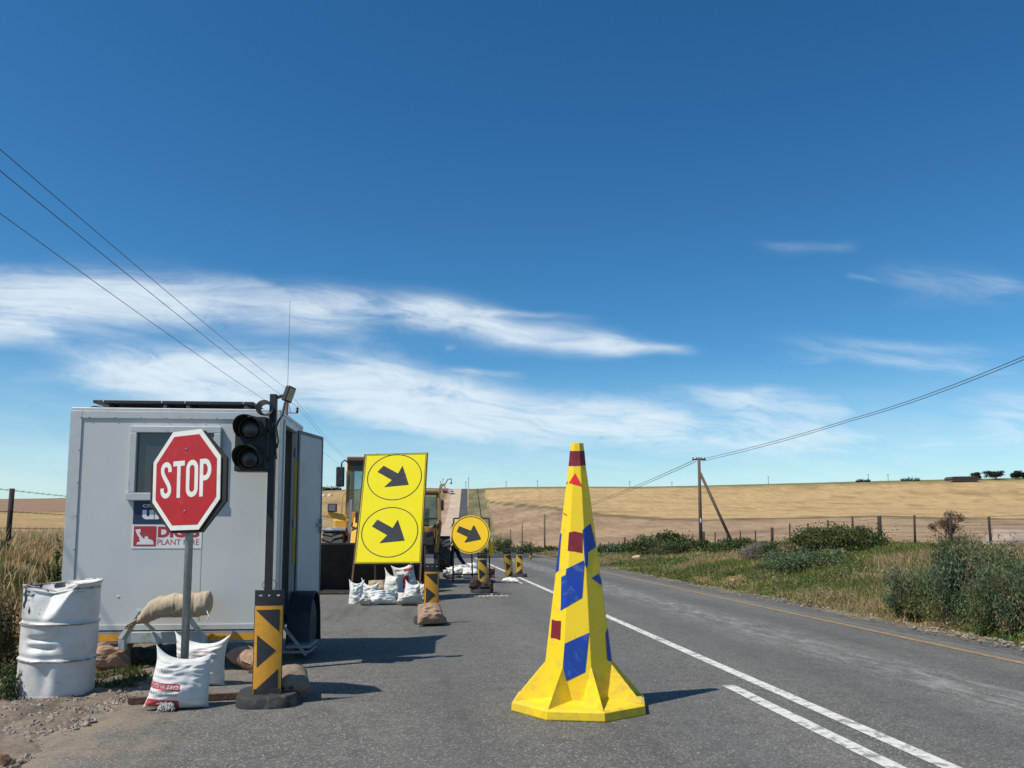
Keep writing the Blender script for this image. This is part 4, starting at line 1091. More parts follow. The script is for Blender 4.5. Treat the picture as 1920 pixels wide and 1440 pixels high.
fs = [(i * 26 + j, i * 26 + (j + 1) % 26, (i + 1) * 26 + (j + 1) % 26, (i + 1) * 26 + j) for i in range(n) for j in range(26)] + [tuple(range(25, -1, -1)), tuple(n * 26 + j for j in range(26))]
m.add(vs, fs)
sb = m.build('sandbag', mat('pale_tan_burlap', (.50, .405, .285), .9, var=.22, scale=14, dirt=(.34, .26, .17), dirt_amt=.4, dscale=5, bump=.7, bscale=110), None, smooth=True); tag(sb, 'long tan burlap sandbag draped over the folded trailer drawbar', 'sandbag')
m = MB()
for k in range(18):
    q = bl0 + Vector((rs.uniform(-.01, .01), rs.uniform(-.02, .02), rs.uniform(-.02, .02))); m.tube([q + Vector((.03, 0, .01)), q + Vector((-.03, -.02, -.03)), q + Vector((-.08 - rs.uniform(0, .03), -.03, -.075))], [.012, .009, .004], 5)
m.build('tied_end', BURL, sb)
m = MB(); m.tube([bl1 + Vector((-.03, -.11, -.06)), bl1 + Vector((0, -.13, -.12)), bl1 + Vector((-.03, -.13, -.19))], .008, 5); m.build('loose_cord', BAGW, sb)
p = G(210, 1252); sandbag('sandbag', 'crumpled brown burlap bag on the ground behind the white drum', (p.x, p.y, .0), (.40, .42, .22), (R(-50), R(10), R(20)), BURLR, 21, wr=.03, belly=.1, squash=.5)
p = G(468, 1256); sandbag('sandbag', 'pinkish brown burlap bag behind the nearest striped delineator', (p.x, p.y + .1, .0), (.34, .50, .22), (R(-78), 0, R(60)), BURLR, 25, wr=.014, belly=.2, squash=.5, ears=(0, 0, 0, 0), ear=.02)
# ================================================================ delineators
def curved(poly, cuts, curve, off):
    bm = bmesh.new(); bm.faces.new([bm.verts.new((x, 0, z)) for x, z in poly])
    for xcut in cuts: bmesh.ops.bisect_plane(bm, geom=bm.verts[:] + bm.edges[:] + bm.faces[:], plane_co=(xcut, 0, 0), plane_no=(1, 0, 0))
    bm.verts.index_update()
    vs = [Vector((v.co.x, curve(v.co.x) - off, v.co.z)) for v in bm.verts]; fs = [tuple(v.index for v in f.verts) for f in bm.faces]
    bm.free(); return vs, fs
def delineator(label, loc, rot, H_=.99, W_=.247, group='striped delineators along the closed lane', worn=False, base=True):
    d = thing('delineator', label, 'delineator', loc, rot, group)
    w = W_ / 2; cur = lambda x: .022 * (x / w) ** 2
    cuts = [w * k / 5 for k in range(-4, 5)]
    xs = np.linspace(-w, w, 11)
    m = MB(); pr_ = [(x, cur(x)) for x in xs] + [(x, cur(x) + .022) for x in xs[::-1]]
    vs = [Vector((x, y, z)) for z in (.06, H_) for x, y in pr_]; n = len(pr_)
    fs = [tuple(range(n - 1, -1, -1)), tuple(range(n, 2 * n))] + [(i, (i + 1) % n, (i + 1) % n + n, i + n) for i in range(n)]
    m.add(vs, fs); pn = m.build('panel', BLK, d, auto=30)
    z0, z1 = .10, H_ - .135; hh = z1 - z0; lx, rx = -w + .006, w - .006
    v, f = curved([(lx, z0), (rx, z0), (rx, z1), (lx, z1)], cuts, cur, .0015); MB().add(v, f).build('amber_sheeting', AMB2 if worn else AMB, pn)
    def tri(pts):
        v, f = curved([(lx + (rx - lx) * a, z0 + hh * b) for a, b in pts], cuts, cur, .003); MB().add(v, f).build('chevron_patch', CHV, pn)
    tri([(.03, .953), (.90, .958), (.90, .70)]); tri([(.10, .67), (.80, .49), (.12, .30)]); tri([(.90, .045), (.90, .285), (.05, .04)])
    for x, w_ in ((-.07, .038), (.0, .02), (.075, .036)):
        MB().add([Vector((x + w_ / 2 * math.cos(a), cur(x) - .002, H_ - .045 + .008 * math.sin(a))) for a in np.linspace(0, 2 * math.pi, 12, endpoint=False)], [tuple(range(12))]).build('slot_hole', TRIM, pn)
    if base:
        m = MB(); n = 44; bw, bl = .26, .50; vs = []
        for z, k in ((0, 1.0), (.085, .985), (.10, .95)):
            for j in range(n):
                a = 2 * math.pi * j / n; ca, sa = math.cos(a), math.sin(a)
                x = bw * (abs(ca) ** .55) * (1 if ca > 0 else -1) * (1 + (.028 if j % 4 < 2 else 0)); y = bl * .62 * (abs(sa) ** .7) * (1 if sa > 0 else -1)
                vs.append((x * k, (y * k + .17), z))
        fs = [tuple(range(n - 1, -1, -1)), tuple(2 * n + j for j in range(n))] + [(i * n + j, i * n + (j + 1) % n, (i + 1) * n + (j + 1) % n, (i + 1) * n + j) for i in range(2) for j in range(n)]
        m.add(vs, fs); m.box((0, .03, .12), (.22, .07, .05)); m.build('rubber_base', RUB, d, auto=35)
    return d
p = G(498, 1325); d1 = delineator('nearest black and amber striped delineator beside the traffic signal post', (p.x, p.y + .02, 0), (R(0), 0, R(3)))
m = MB(); m.tube([(.0 + .06 * math.cos(a), .012, .985 + .05 + .05 * math.sin(a)) for a in np.linspace(0, 2 * math.pi, 24, endpoint=False)], .003, 5, closed=True); m.build('wire_loop', CAB, d1)
p = G(545, 1318); sandbag('sandbag', 'brown sandbag lying on the rubber base of the nearest delineator', (p.x - .03, p.y + .22, .06), (.30, .44, .22), (R(-84), 0, R(10)), mat('grey_brown_burlap', (.24, .185, .135), .9, var=.22, scale=16, bump=.5, bscale=120), 31, wr=.012, belly=.05, squash=.5, ears=(0, 0, 0, 0), ear=.02)
p = G(808, 1170); delineator('striped delineator with a tan sandbag on its foot right of the tall yellow board', (p.x, p.y, 0), (R(0), R(.6), R(5)), H_=.98)
sandbag('sandbag', 'rounded tan sandbag on the foot of the delineator by the yellow board', (p.x - .02, p.y - .20, .035), (.40, .40, .27), (R(-45), 0, R(10)), BURLR, 41, wr=.018, belly=.3, squash=.55, ears=(0, 0, 0, 0), ear=.02)
p = G(906, 1112); delineator('weathered striped delineator standing in front of the round arrow sign', (p.x, p.y, 0), (R(0), R(-1), R(8)), H_=.98, worn=True)
m = MB(); 
sandbag('sandbag', 'dark brown torn bag on the base of the delineator before the round sign', (p.x - .03, p.y + .12, .02), (.60, .40, .26), (R(-60), R(8), R(-6)), mat('dark_brown_sack', (.045, .030, .024), .9, var=.4, scale=9, bump=.5), 43, wr=.035, belly=.1, squash=.5)
p = G(957, 1089); delineator('left of two paired delineators near the crest, leaning to the left', (p.x, p.y, 0), (R(4), R(-7.5), R(10)), H_=.96, worn=True, base=False)
p2 = G(974, 1082); delineator('upright right of two paired delineators near the crest with rubber base', (p2.x, p2.y, 0), (0, 0, R(-4)), H_=.88, W_=.235, worn=True)
p = G(994, 1050.5); delineator('tiny tilted delineator at the road edge beyond the paired ones', (p.x, p.y, zgs(p.x, p.y)), (0, R(8), 0), H_=.42, W_=.16, worn=True, base=False, group=None)
# bags under the yellow board and around the round sign
BG = 'sandbags holding down the signs'
def bagpx(label, x, y, wpx, hpx, seed, rot, m_=BAGW, thick=.55, zoff=0.0, yoff=0.0, **kw):
    p = G(x, y); s_ = p.y / 1553
    return sandbag('sandbag', label, (p.x, p.y + yoff, zoff), (wpx * s_, hpx * s_, max(.12, wpx * s_ * thick)), rot, m_, seed, BG, nu=26, nv=28, **kw)
bagpx('upright white bag at the left end under the yellow board', 668, 1131, 26, 46, 51, (0, 0, R(10)), wr=.022, thick=.8, ear=.1)
bagpx('white eared bag second from the left under the yellow board', 692, 1129, 34, 42, 52, (0, R(6), R(-8)), ears=(1.4, 1.2, 0, 0), ear=.22, wr=.018, yoff=.1)
bagpx('round brown burlap bag behind the white bags under the yellow board', 705, 1124, 36, 38, 53, (R(-30), 0, 0), BURL, thick=.8, yoff=.55, wr=.02, ears=(0, 0, 0, 0), ear=.02)
bagpx('small crumpled dirty bag at the feet of the eared white bag', 686, 1134, 22, 18, 54, (R(-40), R(20), 0), BAGD, wr=.03, thick=.7, yoff=-.12)
bagpx('flattened crumpled white bag in the middle of the pile under the yellow board', 716, 1133, 52, 26, 55, (R(-30), R(-4), 0), BAGW, wr=.03, thick=.5, yoff=-.1)
bagpx('tall smooth white bag topped by a pointed corner in the pile under the yellow board', 737, 1122, 38, 48, 56, (R(6), R(8), R(-24)), ears=(1.5, .5, 0, 0), ear=.2, wr=.012, zoff=.06, yoff=.15)
rbag = bagpx('white bag with red print leaning at the back of the pile', 758, 1118, 42, 54, 57, (R(10), R(-12), R(10)), ears=(.6, 1.2, 0, 0), ear=.12, wr=.014, zoff=.12, yoff=.35)
v, f = grid_rect(-.02, .20, .44, .50, 14, 4, tilt=.18); project_on(rbag, v, f, 'red_band', BAGR, off=.006)
v, f = grid_rect(-.10, .10, .05, .34, 14, 10, tilt=.18); project_on(rbag, v, f, 'red_print', BAGR, off=.006)
bagpx('slumped white bag with its neck up at the right of the pile', 772, 1128, 30, 40, 58, (0, R(8), R(6)), ear=.12, wr=.018, thick=.8)
bagpx('low dirty white bag on its side at the right front of the pile', 768, 1134, 44, 20, 59, (R(-40), R(6), R(4)), BAGD, wr=.03, thick=.55, yoff=-.15)
bagpx('white bag half hidden behind the delineator beside the yellow board', 797, 1130, 26, 42, 60, (0, R(-4), 0), BAGD, wr=.02, thick=.8, yoff=.3)
bagpx('grey dirty bag at the left end of the bags by the round sign', 842, 1085.5, 22, 14, 61, (R(-50), R(8), 0), BAGD, wr=.04, thick=.8)
bagpx('long white bag in the middle of the bags by the round sign', 862, 1084, 44, 22, 62, (R(-40), R(-8), 0), BAGW, wr=.04, thick=.5, yoff=.3)
bagpx('white lumpy bag at the right of the bags by the round sign', 884, 1085, 34, 20, 63, (R(-40), R(6), 0), BAGW, wr=.03, thick=.6)
bagpx('white bag on top of the bags by the round sign', 888, 1078, 22, 16, 64, (R(-40), 0, 0), BAGW, wr=.03, thick=.7, zoff=.12, yoff=.2)
bagpx('crumpled reddish brown bag right of the round sign stand', 921, 1083, 14, 22, 65, (0, 0, 0), mat('reddish_sack', (.16, .075, .05), .9, var=.4, scale=9), wr=.05, thick=.8)
bagpx('flat empty white bag lying on the road before the paired delineators', 957, 1093, 30, 20, 66, (R(-80), R(2), R(-4)), BAGW, wr=.025, thick=.28, ear=.15)

# ================================================================ tall yellow board
yb = thing('arrow_board', 'tall leaning yellow board with two circled black arrows held by sandbags', 'road sign', (0, 0, 0))
YFL = mat('fluorescent_yellow_sheeting', (.90, .76, .004), .4, var=.03, scale=3, dirt=(.70, .56, .01), dirt_amt=.1, dscale=3)
TL_, TR_, BR_, BL_ = PY(686, 853, 19.3), PY(800, 850, 19.3), PY(788, 1055, 18.35), PY(665, 1056, 18.35)
def bil(u, v, o=0.0):
    a = TL_.lerp(TR_, u); b = BL_.lerp(BR_, u); p = b.lerp(a, v)
    return p + NB * o
NB = (BR_ - BL_).cross(TL_ - BL_).normalized()
if NB.y > 0: NB = -NB
d_ = ray(800, 850); TR_ = CAM + d_ * ((BL_ - CAM).dot(NB) / d_.dot(NB))
BW = (BR_ - BL_).length; BHt = (TL_ - BL_).length
m = MB(); q = [(0, 0), (1, 0), (1, 1), (0, 1)]
m.add([bil(u, v, 0) for u, v in q] + [bil(u, v, -.02) for u, v in q], [(0, 1, 2, 3), (7, 6, 5, 4)] + [(i, i + 4, (i + 1) % 4 + 4, (i + 1) % 4) for i in range(4)])
bp = m.build('board', YFL, yb)
INK = mat('black_sign_ink', (.030, .030, .028), .6, var=.2); INK2 = mat('patched_grey_black_film', (.040, .042, .045), .45, var=.25, scale=4)
def ringpoly(cu, cv, ru, rv, t, n=64, o=.003):
    vs = []; 
    for k in range(n):
        a = 2 * math.pi * k / n
        for s_ in (1, 1 - t): vs.append(bil(cu + ru * s_ * math.cos(a), cv + rv * s_ * math.sin(a), o))
    return vs, [(2 * k, 2 * ((k + 1) % n), 2 * ((k + 1) % n) + 1, 2 * k + 1) for k in range(n)]
def board_px(x, y):                     # enlarged-photo coordinates of the board -> u, v
    d = ray(x, y); t = (BL_ - CAM).dot(NB) / d.dot(NB); p = CAM + d * t
    v = (p - BL_).dot((TL_ - BL_).normalized()) / BHt
    a = TL_.lerp(TR_, 0); 
    L0 = BL_.lerp(TL_, v); L1 = BR_.lerp(TR_, v)
    return (p - L0).dot(L1 - L0) / (L1 - L0).length_squared, v
def z6(x, y): return (560 + x / 4.646, 830 + y / 4.645)
for (cx, cy, rx, ry) in ((836, 320, 239, 202), (794, 795, 248, 222)):
    cu, cv_ = board_px(*z6(cx, cy)); ru = abs(board_px(*z6(cx + rx, cy))[0] - cu); rv = abs(board_px(*z6(cx, cy + ry))[1] - cv_)
    v, f = ringpoly(cu, cv_, ru, rv, .032); MB().add(v, f).build('circle', INK, bp)
for pts in ([(740, 214), (866, 292), (906, 228), (960, 398), (744, 402), (812, 345), (686, 264)], [(686, 680), (818, 762), (864, 692), (924, 878), (702, 887), (770, 822), (638, 738)]):
    MB().add([bil(*board_px(*z6(x, y)), .003) for x, y in pts], [tuple(range(7))]).build('arrow', INK2, bp)
for pts in ([(806, 334), (930, 300), (936, 308), (850, 328), (835, 360), (822, 392), (815, 392), (826, 352), (812, 345)], [(752, 800), (800, 796), (834, 764), (838, 772), (806, 806), (770, 812)]):
    MB().add([bil(*board_px(*z6(x, y)), .0045) for x, y in pts], [tuple(range(len(pts)))]).build('film_seam', CHV, bp)
m = MB(); bo = .009                      # thin black border line
for (a, b, c_, d_) in ((bo, 1 - bo, 1 - bo * .55, 1 - bo * .95), (bo, 1 - bo, bo * .95, bo * .55), ):
    m.add([bil(a, c_, .0025), bil(b, c_, .0025), bil(b, d_, .0025), bil(a, d_, .0025)], [(0, 1, 2, 3)])
for (a, b) in ((bo, bo * 1.9), (1 - bo * 1.9, 1 - bo)):
    m.add([bil(a, bo, .0025), bil(b, bo, .0025), bil(b, 1 - bo, .0025), bil(a, 1 - bo, .0025)], [(0, 1, 2, 3)])
m.build('border', INK, bp)
m = MB()
for u in (-.012, 1.012):
    a = bil(u, 1.01, -.03); b = bil(u, 0, -.03); e = b + (b - a) * (b.z / (a.z - b.z)) * .98
    m.bar(a, e, .035, .04)
m.bar(bil(0, 1.008, -.045), bil(1, 1.008, -.045), .04, .03); m.bar(bil(0, -.006, -.045), bil(1, -.006, -.045), .04, .03)
m.build('frame', RUST, yb)
for u in (.15, .9):
    a = bil(u, .7, -.06); MB().bar(a, Vector((a.x + (.1 if u < .5 else .05), a.y + .55, .01)), .035).build('prop_leg', RUST, yb)

# ================================================================ round arrow sign on a frame stand
RY = 24.6; s_ = RY / 1553
rc = PY(882.5, 1002, RY); rsn = thing('arrow_sign', 'round amber sign with a black arrow on a rusty frame beyond the yellow board', 'road sign', (rc.x, RY, 0), (0, 0, R(-8)))
RR2 = 36.3 * s_; zc_ = rc.z
AMS = mat('amber_sign_sheeting', (.95, .60, .006), .4, var=.05, scale=3)
m = MB(); n = 56
m.lathe([(RR2, -.006), (RR2, .006)], n, 'Y', (0, 0, 0)); dsc = m.build('sign_disc', AMS, rsn); dsc.location = (0, -.16, zc_); dsc.rotation_euler = (R(-14), 0, 0)
def flat_ring(r0, r1, y, z, n=56): 
    vs = []
    for k in range(n):
        a = 2 * math.pi * k / n; vs += [Vector((r0 * math.cos(a), y, z + r0 * math.sin(a))), Vector((r1 * math.cos(a), y, z + r1 * math.sin(a)))]
    return vs, [(2 * k, 2 * ((k + 1) % n), 2 * ((k + 1) % n) + 1, 2 * k + 1) for k in range(n)]
v, f = flat_ring(RR2 * .955, RR2 * .915, -.0085, 0); MB().add(v, f).build('border', INK, dsc)
ac = [(437, 678), (553, 723), (577, 672), (590, 675), (657, 805), (650, 815), (500, 846), (494, 838), (523, 790), (412, 735)]
MB().add([Vector(((x - 549) / 5.333 * s_, -.0085, -(y - 762) / 5.333 * s_)) for x, y in ac], [tuple(range(10))]).build('arrow', INK, dsc)
MB().sphere((-.02, -.012, 0), .02, 5).build('bolt', GALV, dsc)
m = MB(); fx0, fx1, ft = (850.5 - 882.5) * s_, (917 - 882.5) * s_, PY(882, 972, RY).z
for x in (fx0, fx1): m.bar((x, .03, ft), (x * 1.02, .03, .02), .045)
m.bar((fx0, .03, ft), (fx1, .03, ft), .045); m.bar((fx1 * .82, .05, 1.0), (fx1 * .84, .05, .02), .04)
m.bar((fx0, .03, .25), (fx1, .03, .25), .04); m.bar((0, .03, ft), (0, .9, .02), .04)
m.build('frame', RUST, rsn)
m = MB(); m.box((fx1 + .06, .0, zc_ - .42), (.13, .06, .42)); m.build('reflector', AMS, rsn, bevel=.02)
MB().box((.30, .35, .75), (.14, .03, .30), Matrix.Rotation(R(20), 3, 'Y')).build('tape_strip', AMB2, rsn)

# ================================================================ wheel loader (front end towards us)
LY = mat('dusty_loader_yellow', (.78, .40, .06), .55, var=.12, scale=4, dirt=(.45, .30, .15), dirt_amt=.3, dscale=3)
LDK = mat('dark_machine_steel', (.035, .032, .030), .7, var=.35, scale=5, dirt=(.12, .085, .06), dirt_amt=.35, dscale=4, bump=.2)
LBK = mat('worn_shade_dark_bucket_steel', (.024, .020, .018), .8, var=.4, scale=4, dirt=(.065, .048, .036), dirt_amt=.4, dscale=2.5, bump=.3, metal=.1)  # worn steel, darkened so the colour carries the bucket's shade
DUSTY = mat('dusty_mudguard', (.16, .165, .17), .85, var=.3, scale=6, dirt=(.36, .36, .34), dirt_amt=.6, dscale=5)
def glassmat(name, tint=(.55, .72, .74)):
    m = bpy.data.materials.new(name); m.use_nodes = True; T = NT(m.node_tree); T.n.remove(T.n['Principled BSDF'])
    tr_ = T.new('ShaderNodeBsdfTransparent'); tr_.inputs[0].default_value = (*tint, 1)
    gl = T.new('ShaderNodeBsdfGlossy'); gl.inputs[1 if 'Roughness' in [i.name for i in gl.inputs][1:2] else 'Roughness'].default_value = .05
    fr = T.new('ShaderNodeFresnel'); fr.inputs[0].default_value = 1.5
    df = T.new('ShaderNodeBsdfDiffuse'); df.inputs[0].default_value = (.35, .40, .38, 1)
    oc = T.new('ShaderNodeTexCoord').outputs['Object']
    m1 = T.new('ShaderNodeMixShader'); T.put(m1.inputs[0], T.ramp(T.noise(oc, 2.5, 6, .65), .35, .75, .06, .35)); T.l.new(tr_.outputs[0], m1.inputs[1]); T.l.new(df.outputs[0], m1.inputs[2])
    m2 = T.new('ShaderNodeMixShader'); T.l.new(fr.outputs[0], m2.inputs[0]); T.l.new(m1.outputs[0], m2.inputs[1]); T.l.new(gl.outputs[0], m2.inputs[2])
    T.l.new(m2.outputs[0], T.n['Material Output'].inputs[0]); return m
CGL = glassmat('dusty_cab_glass')
def big_tyre(c, r, w, parent, lugs=22, name='wheel', mt=TYR, chev=True):
    hw = w / 2
    t = MB().lathe([(r * .55, -hw * .85), (r * .75, -hw), (r * .93, -hw * .95), (r * .965, -hw * .75), (r * .965, hw * .75), (r * .93, hw * .95), (r * .75, hw), (r * .55, hw * .85)], 48, 'X', c)
    for k in range(lugs):
        for s_ in (-1, 1):
            a = 2 * math.pi * (k + (.25 if s_ > 0 else -.25)) / lugs
            M = Matrix.Rotation(a, 3, 'X') @ Matrix.Rotation(s_ * R(28), 3, 'Z')
            p = Matrix.Rotation(a, 3, 'X') @ Vector((s_ * hw * .47, 0, r * .985))
            t.box(Vector(c) + p, (hw * .98, 2 * math.pi * r / lugs * .50, r * .075), Matrix.Rotation(a, 3, 'X') @ Matrix.Rotation(s_ * R(24), 3, 'Z'))
    o = t.build(name, mt, parent, auto=35)
    MB().lathe([(.05, -hw * .5), (r * .3, -hw * .55), (r * .52, -hw * .8), (r * .56, -hw * .84), (r * .56, hw * .84), (r * .52, hw * .8), (r * .3, hw * .55), (.05, hw * .5)], 28, 'X', c).build('rim', LY, o, auto=30)
    return o
LX = (693 - 775) / 1553 * 20.6
ld = thing('wheel_loader', 'yellow wheel loader facing us with dark lowered bucket behind the tall yellow board', 'wheel loader', (LX, 20.6, 0))
# bucket: curved section extruded along x
sec = [(-.05, .02), (.35, .03), (.75, .10), (.98, .35), (1.02, .70), (.85, 1.02), (.62, 1.20)]
inn = [(.60, 1.165), (.81, .995), (.965, .70), (.93, .38), (.72, .15), (.35, .075), (-.05, .045)]
m = MB(); bw = 1.36
m.prism([(y, z) for y, z in sec + inn], -bw, bw, frame=lambda p: Vector((p.y, p.x, p.z)))
for sx in (-1, 1):
    m.prism([(y, z) for y, z in sec] , sx * bw, sx * (bw + .04), frame=lambda p: Vector((p.y, p.x, p.z)))
bk = m.build('bucket', LBK, ld, auto=40)
m = MB(); m.box((0, .61, 1.20), (2 * bw + .08, .05, .05)); m.box((0, -.06, .03), (2 * bw + .06, .12, .04)); m.build('cutting_edge', LDK, bk, bevel=.006)
# added plate, tilted forward and coloured dark to stand for the bucket's inner shade
m = MB(); m.prism([(.42, .06), (.0, 1.19), (.05, 1.19), (.48, .06)], -bw, bw, frame=lambda p: Vector((p.y, p.x + .03, p.z))); m.build('bucket_shade_plate', LBK, bk)
for sx in (-1, 1): MB().bar((sx * .48, .95, .75), (sx * .48, 2.9, 1.75), .14, .34).build('lift_arm', LY, ld, bevel=.02)
MB().bar((0, .95, 1.0), (0, 2.6, 1.85), .16, .16).build('tilt_link', LDK, ld, bevel=.02)
for sx in (-1, 1): MB().tube([(sx * .48, 1.5, .7), (sx * .48, 3.0, 1.35)], .07).build('hydraulic_ram', GALV, ld, smooth=True)
for sx in (-1, 1):
    big_tyre((sx * 1.02, 2.2, .76), .76, .56, ld); big_tyre((sx * 1.02, 5.3, .76), .76, .56, ld)
    m = MB(); pts = [(2.2 + .86 * math.cos(a), .76 + .86 * math.sin(a)) for a in np.linspace(R(35), R(115), 12)]; i_ = [(2.2 + .82 * math.cos(a), .76 + .82 * math.sin(a)) for a in np.linspace(R(35), R(115), 12)]
    m.prism(pts + i_[::-1], sx * .70, sx * 1.30, frame=lambda p: Vector((p.y, p.x, p.z))); m.build('mudguard', DUSTY, ld, auto=30)
m = MB(); m.box((0, 2.6, .95), (1.1, 1.6, .7)); m.box((0, 2.9, 1.65), (1.0, .8, .8)); m.build('front_frame', LDK, ld, bevel=.03)
m = MB(); m.box((0, 5.0, 1.45), (1.5, 2.6, 1.0)); m.build('engine_hood', LY, ld, bevel=.08)
MB().box((0, 6.5, 1.2), (2.0, .5, .9)).build('counterweight', LY, ld, bevel=.1)
for sx in (-1, 1):
    m = MB(); m.box((sx * .88, 2.75, 1.62), (.42, .5, .46)); m.build('side_tank', LY, ld, bevel=.06)
    MB().bar((sx * .70, 2.2, 1.86), (sx * 1.22, 2.15, 1.98), .10, .16).build('lamp_arm', LY, ld, bevel=.01)
    hl = MB().box((sx * 1.08, 2.1, 2.14), (.24, .14, .22)).build('headlight', BLK, ld, bevel=.02)
    MB().box((sx * 1.08, 2.026, 2.14), (.18, .008, .16)).build('lens', mat('grey_lamp_lens', (.20, .21, .21), .2), hl)
MB().bar((-.62, 2.0, 1.1), (-.60, 2.25, 2.36), .07).build('grab_post', GALV, ld)
# cab
cx0, cx1, cy0, cy1, cz0, cz1 = -.76, .76, 3.0, 4.7, 1.75, 3.55
cb = MB().box((0, 3.85, 1.9), (1.5, 1.7, .35)).build('cab', LY, ld, bevel=.03)
m = MB()
for x in (cx0, cx1):
    for y in (cy0, cy1): m.bar((x, y, cz0), (x * .97, y + (.06 if y == cy0 else 0), cz1 - .1), .09)
m.box((0, cy0 + .02, cz1 - .33), (1.44, .05, .05)); m.build('cab_frame', mat('weathered_cab_paint', (.30, .17, .06), .6, var=.2, dirt=(.30, .24, .16), dirt_amt=.5), cb)
MB().box((0, 3.85, cz1 - .02), (1.58, 1.85, .14)).build('cab_roof', mat('brown_roof_paint', (.16, .075, .035), .6, var=.2), cb, bevel=.04)
MB().box((0, cy0 + .0, cz1 - .20), (1.46, .06, .23)).build('sun_visor', BLK, cb)
m = MB(); m.add([(cx0 + .05, cy0, cz0 + .2), (cx1 - .05, cy0, cz0 + .2), (cx1 - .05, cy0 + .05, cz1 - .33), (cx0 + .05, cy0 + .05, cz1 - .33)], [(0, 1, 2, 3)]); m.build('windscreen', CGL, cb)
m = MB(); m.add([(cx0 + .05, cy1, cz0 + .2), (cx1 - .05, cy1, cz0 + .2), (cx1 - .05, cy1, cz1 - .15), (cx0 + .05, cy1, cz1 - .15)], [(0, 1, 2, 3)]); m.build('rear_window', CGL, cb)
for x in (cx0, cx1): MB().add([(x, cy0 + .05, cz0 + .2), (x, cy1 - .05, cz0 + .2), (x, cy1 - .05, cz1 - .15), (x, cy0 + .09, cz1 - .15)], [(0, 1, 2, 3)]).build('side_window', CGL, cb)
m = MB(); m.tube([(0, 3.3, 2.0), (0, 3.45, 2.5)], .03); m.tube([(.19 * math.cos(a), 3.42 + .06 * math.sin(a), 2.52 + .17 * math.sin(a)) for a in np.linspace(0, 2 * math.pi, 20, endpoint=False)], .018, 6, closed=True); m.build('steering_wheel', BLK, cb)
m = MB(); m.box((0, 4.1, 2.3), (.5, .12, .7)); m.box((0, 3.95, 2.05), (.5, .4, .12)); m.build('driver_seat', BLK, cb, bevel=.03)
m = MB(); m.tube([(-.28, cy0 - .02, 2.05), (-.05, cy0 + .01, 2.9)], .01, 5); m.build('wiper', BLK, cb)
for sx in (-1, 1):
    m = MB(); m.tube([(sx * .74, 3.0, 3.44), (sx * .86, 2.97, 3.50), (sx * .93, 2.95, 3.42), (sx * .93, 2.95, 3.3)], .022, 6); mr = m.build('mirror', BLK, cb, smooth=True)
    MB().box((sx * .96, 2.93, 3.03), (.23, .10, .56)).build('mirror_head', BLK, mr, bevel=.035)
    m = MB(); m.tube([(sx * .78, 2.96, 3.4), (sx * .78, 2.94, 2.62), (sx * .90, 2.93, 2.48), (sx * .90, 2.93, 1.95), (sx * .76, 2.96, 1.92)], .018, 6); m.build('handrail', LY, cb, smooth=True)
MB().lathe([(.06, 0), (.06, .10), (.05, .13), (.0, .14)], 14, 'Z', (.02, 3.4, cz1 + .05)).build('beacon', mat('orange_beacon', (.55, .16, .02), .3), cb, auto=40)
MB().tube([(.45, 5.4, 1.9), (.45, 5.4, 3.0)], .05).build('exhaust_pipe', LDK, ld)

# ================================================================ backhoe loader parked behind, right of the board
BY = 31.6
bh = thing('backhoe_loader', 'dark dusty backhoe loader parked behind the wheel loader near the round sign', 'backhoe', ((788 - 775) / 1553 * BY, BY, 0))
DY_ = mat('brown_dusty_yellow', (.30, .17, .05), .7, var=.3, scale=3, dirt=(.14, .10, .06), dirt_amt=.5, dscale=3)
for sx in (-1, 1):
    big_tyre((sx * .91, .70, .66), .66, .47, bh, 20, mt=TYR)
    big_tyre((sx * .80, 2.9, .48), .48, .32, bh, 18, mt=TYR)
m = MB(); m.box((0, 1.2, .95), (1.25, 1.8, .6)); m.box((0, 2.8, 1.2), (1.0, 1.6, .7)); m.build('chassis', LDK, bh, bevel=.04)
cb = MB().box((0, .95, 1.45), (1.5, 1.5, .5)).build('cab', DY_, bh, bevel=.04)
m = MB()
for x in (-.74, .74):
    for y in (.25, 1.65): m.bar((x, y, 1.5), (x * .92, y, 2.95), .10)
m.bar((-.7, .25, 2.0), (.7, .25, 2.0), .06); m.build('cab_frame', LDK, cb)
MB().box((0, .95, 3.02), (1.52, 1.7, .13)).build('cab_roof', DY_, cb, bevel=.04)
for y in (.24, 1.66): MB().add([(-.68, y, 1.75), (.68, y, 1.75), (.64, y, 2.9), (-.64, y, 2.9)], [(0, 1, 2, 3)]).build('window', CGL, cb)
m = MB(); m.box((.1, .8, 2.0), (.5, .15, .8)); m.build('driver_seat', BLK, cb, bevel=.03)
m = MB(); m.bar((.58, -.25, .75), (.70, -.50, 1.9), .15, .16); m.bar((.70, -.50, 1.9), (.68, -.30, 2.75), .12, .13); m.bar((.68, -.30, 2.75), (.72, -.28, 3.25), .05, .05); m.build('boom', DY_, bh, bevel=.015)
MB().tube([(.55, -.2, 1.0), (.66, -.58, 1.8)], .045).build('hydraulic_ram', LDK, bh)
MB().box((.80, .0, 2.5), (.15, .10, .40)).build('mirror', BLK, bh, bevel=.03)
m = MB(); m.box((0, -.12, .95), (1.7, .14, .55)); m.box((.3, -.3, 1.25), (.4, .3, .5)); m.build('slew_frame', LDK, bh, bevel=.02)
for x in (.25, .5): MB().lathe([(.07, 0), (.075, .06), (.03, .09)], 12, 'Y', (x, -.16, 1.58)).build('work_lamp', mat('dull_orange_lamp', (.50, .22, .04), .5), bh)
m = MB(); 
for sx in (-1, 1): m.bar((sx * .55, -.2, .9), (sx * .60, -.25, .06), .14); m.box((sx * .60, -.25, .03), (.34, .3, .05))
m.build('stabiliser', LDK, bh)
m = MB()
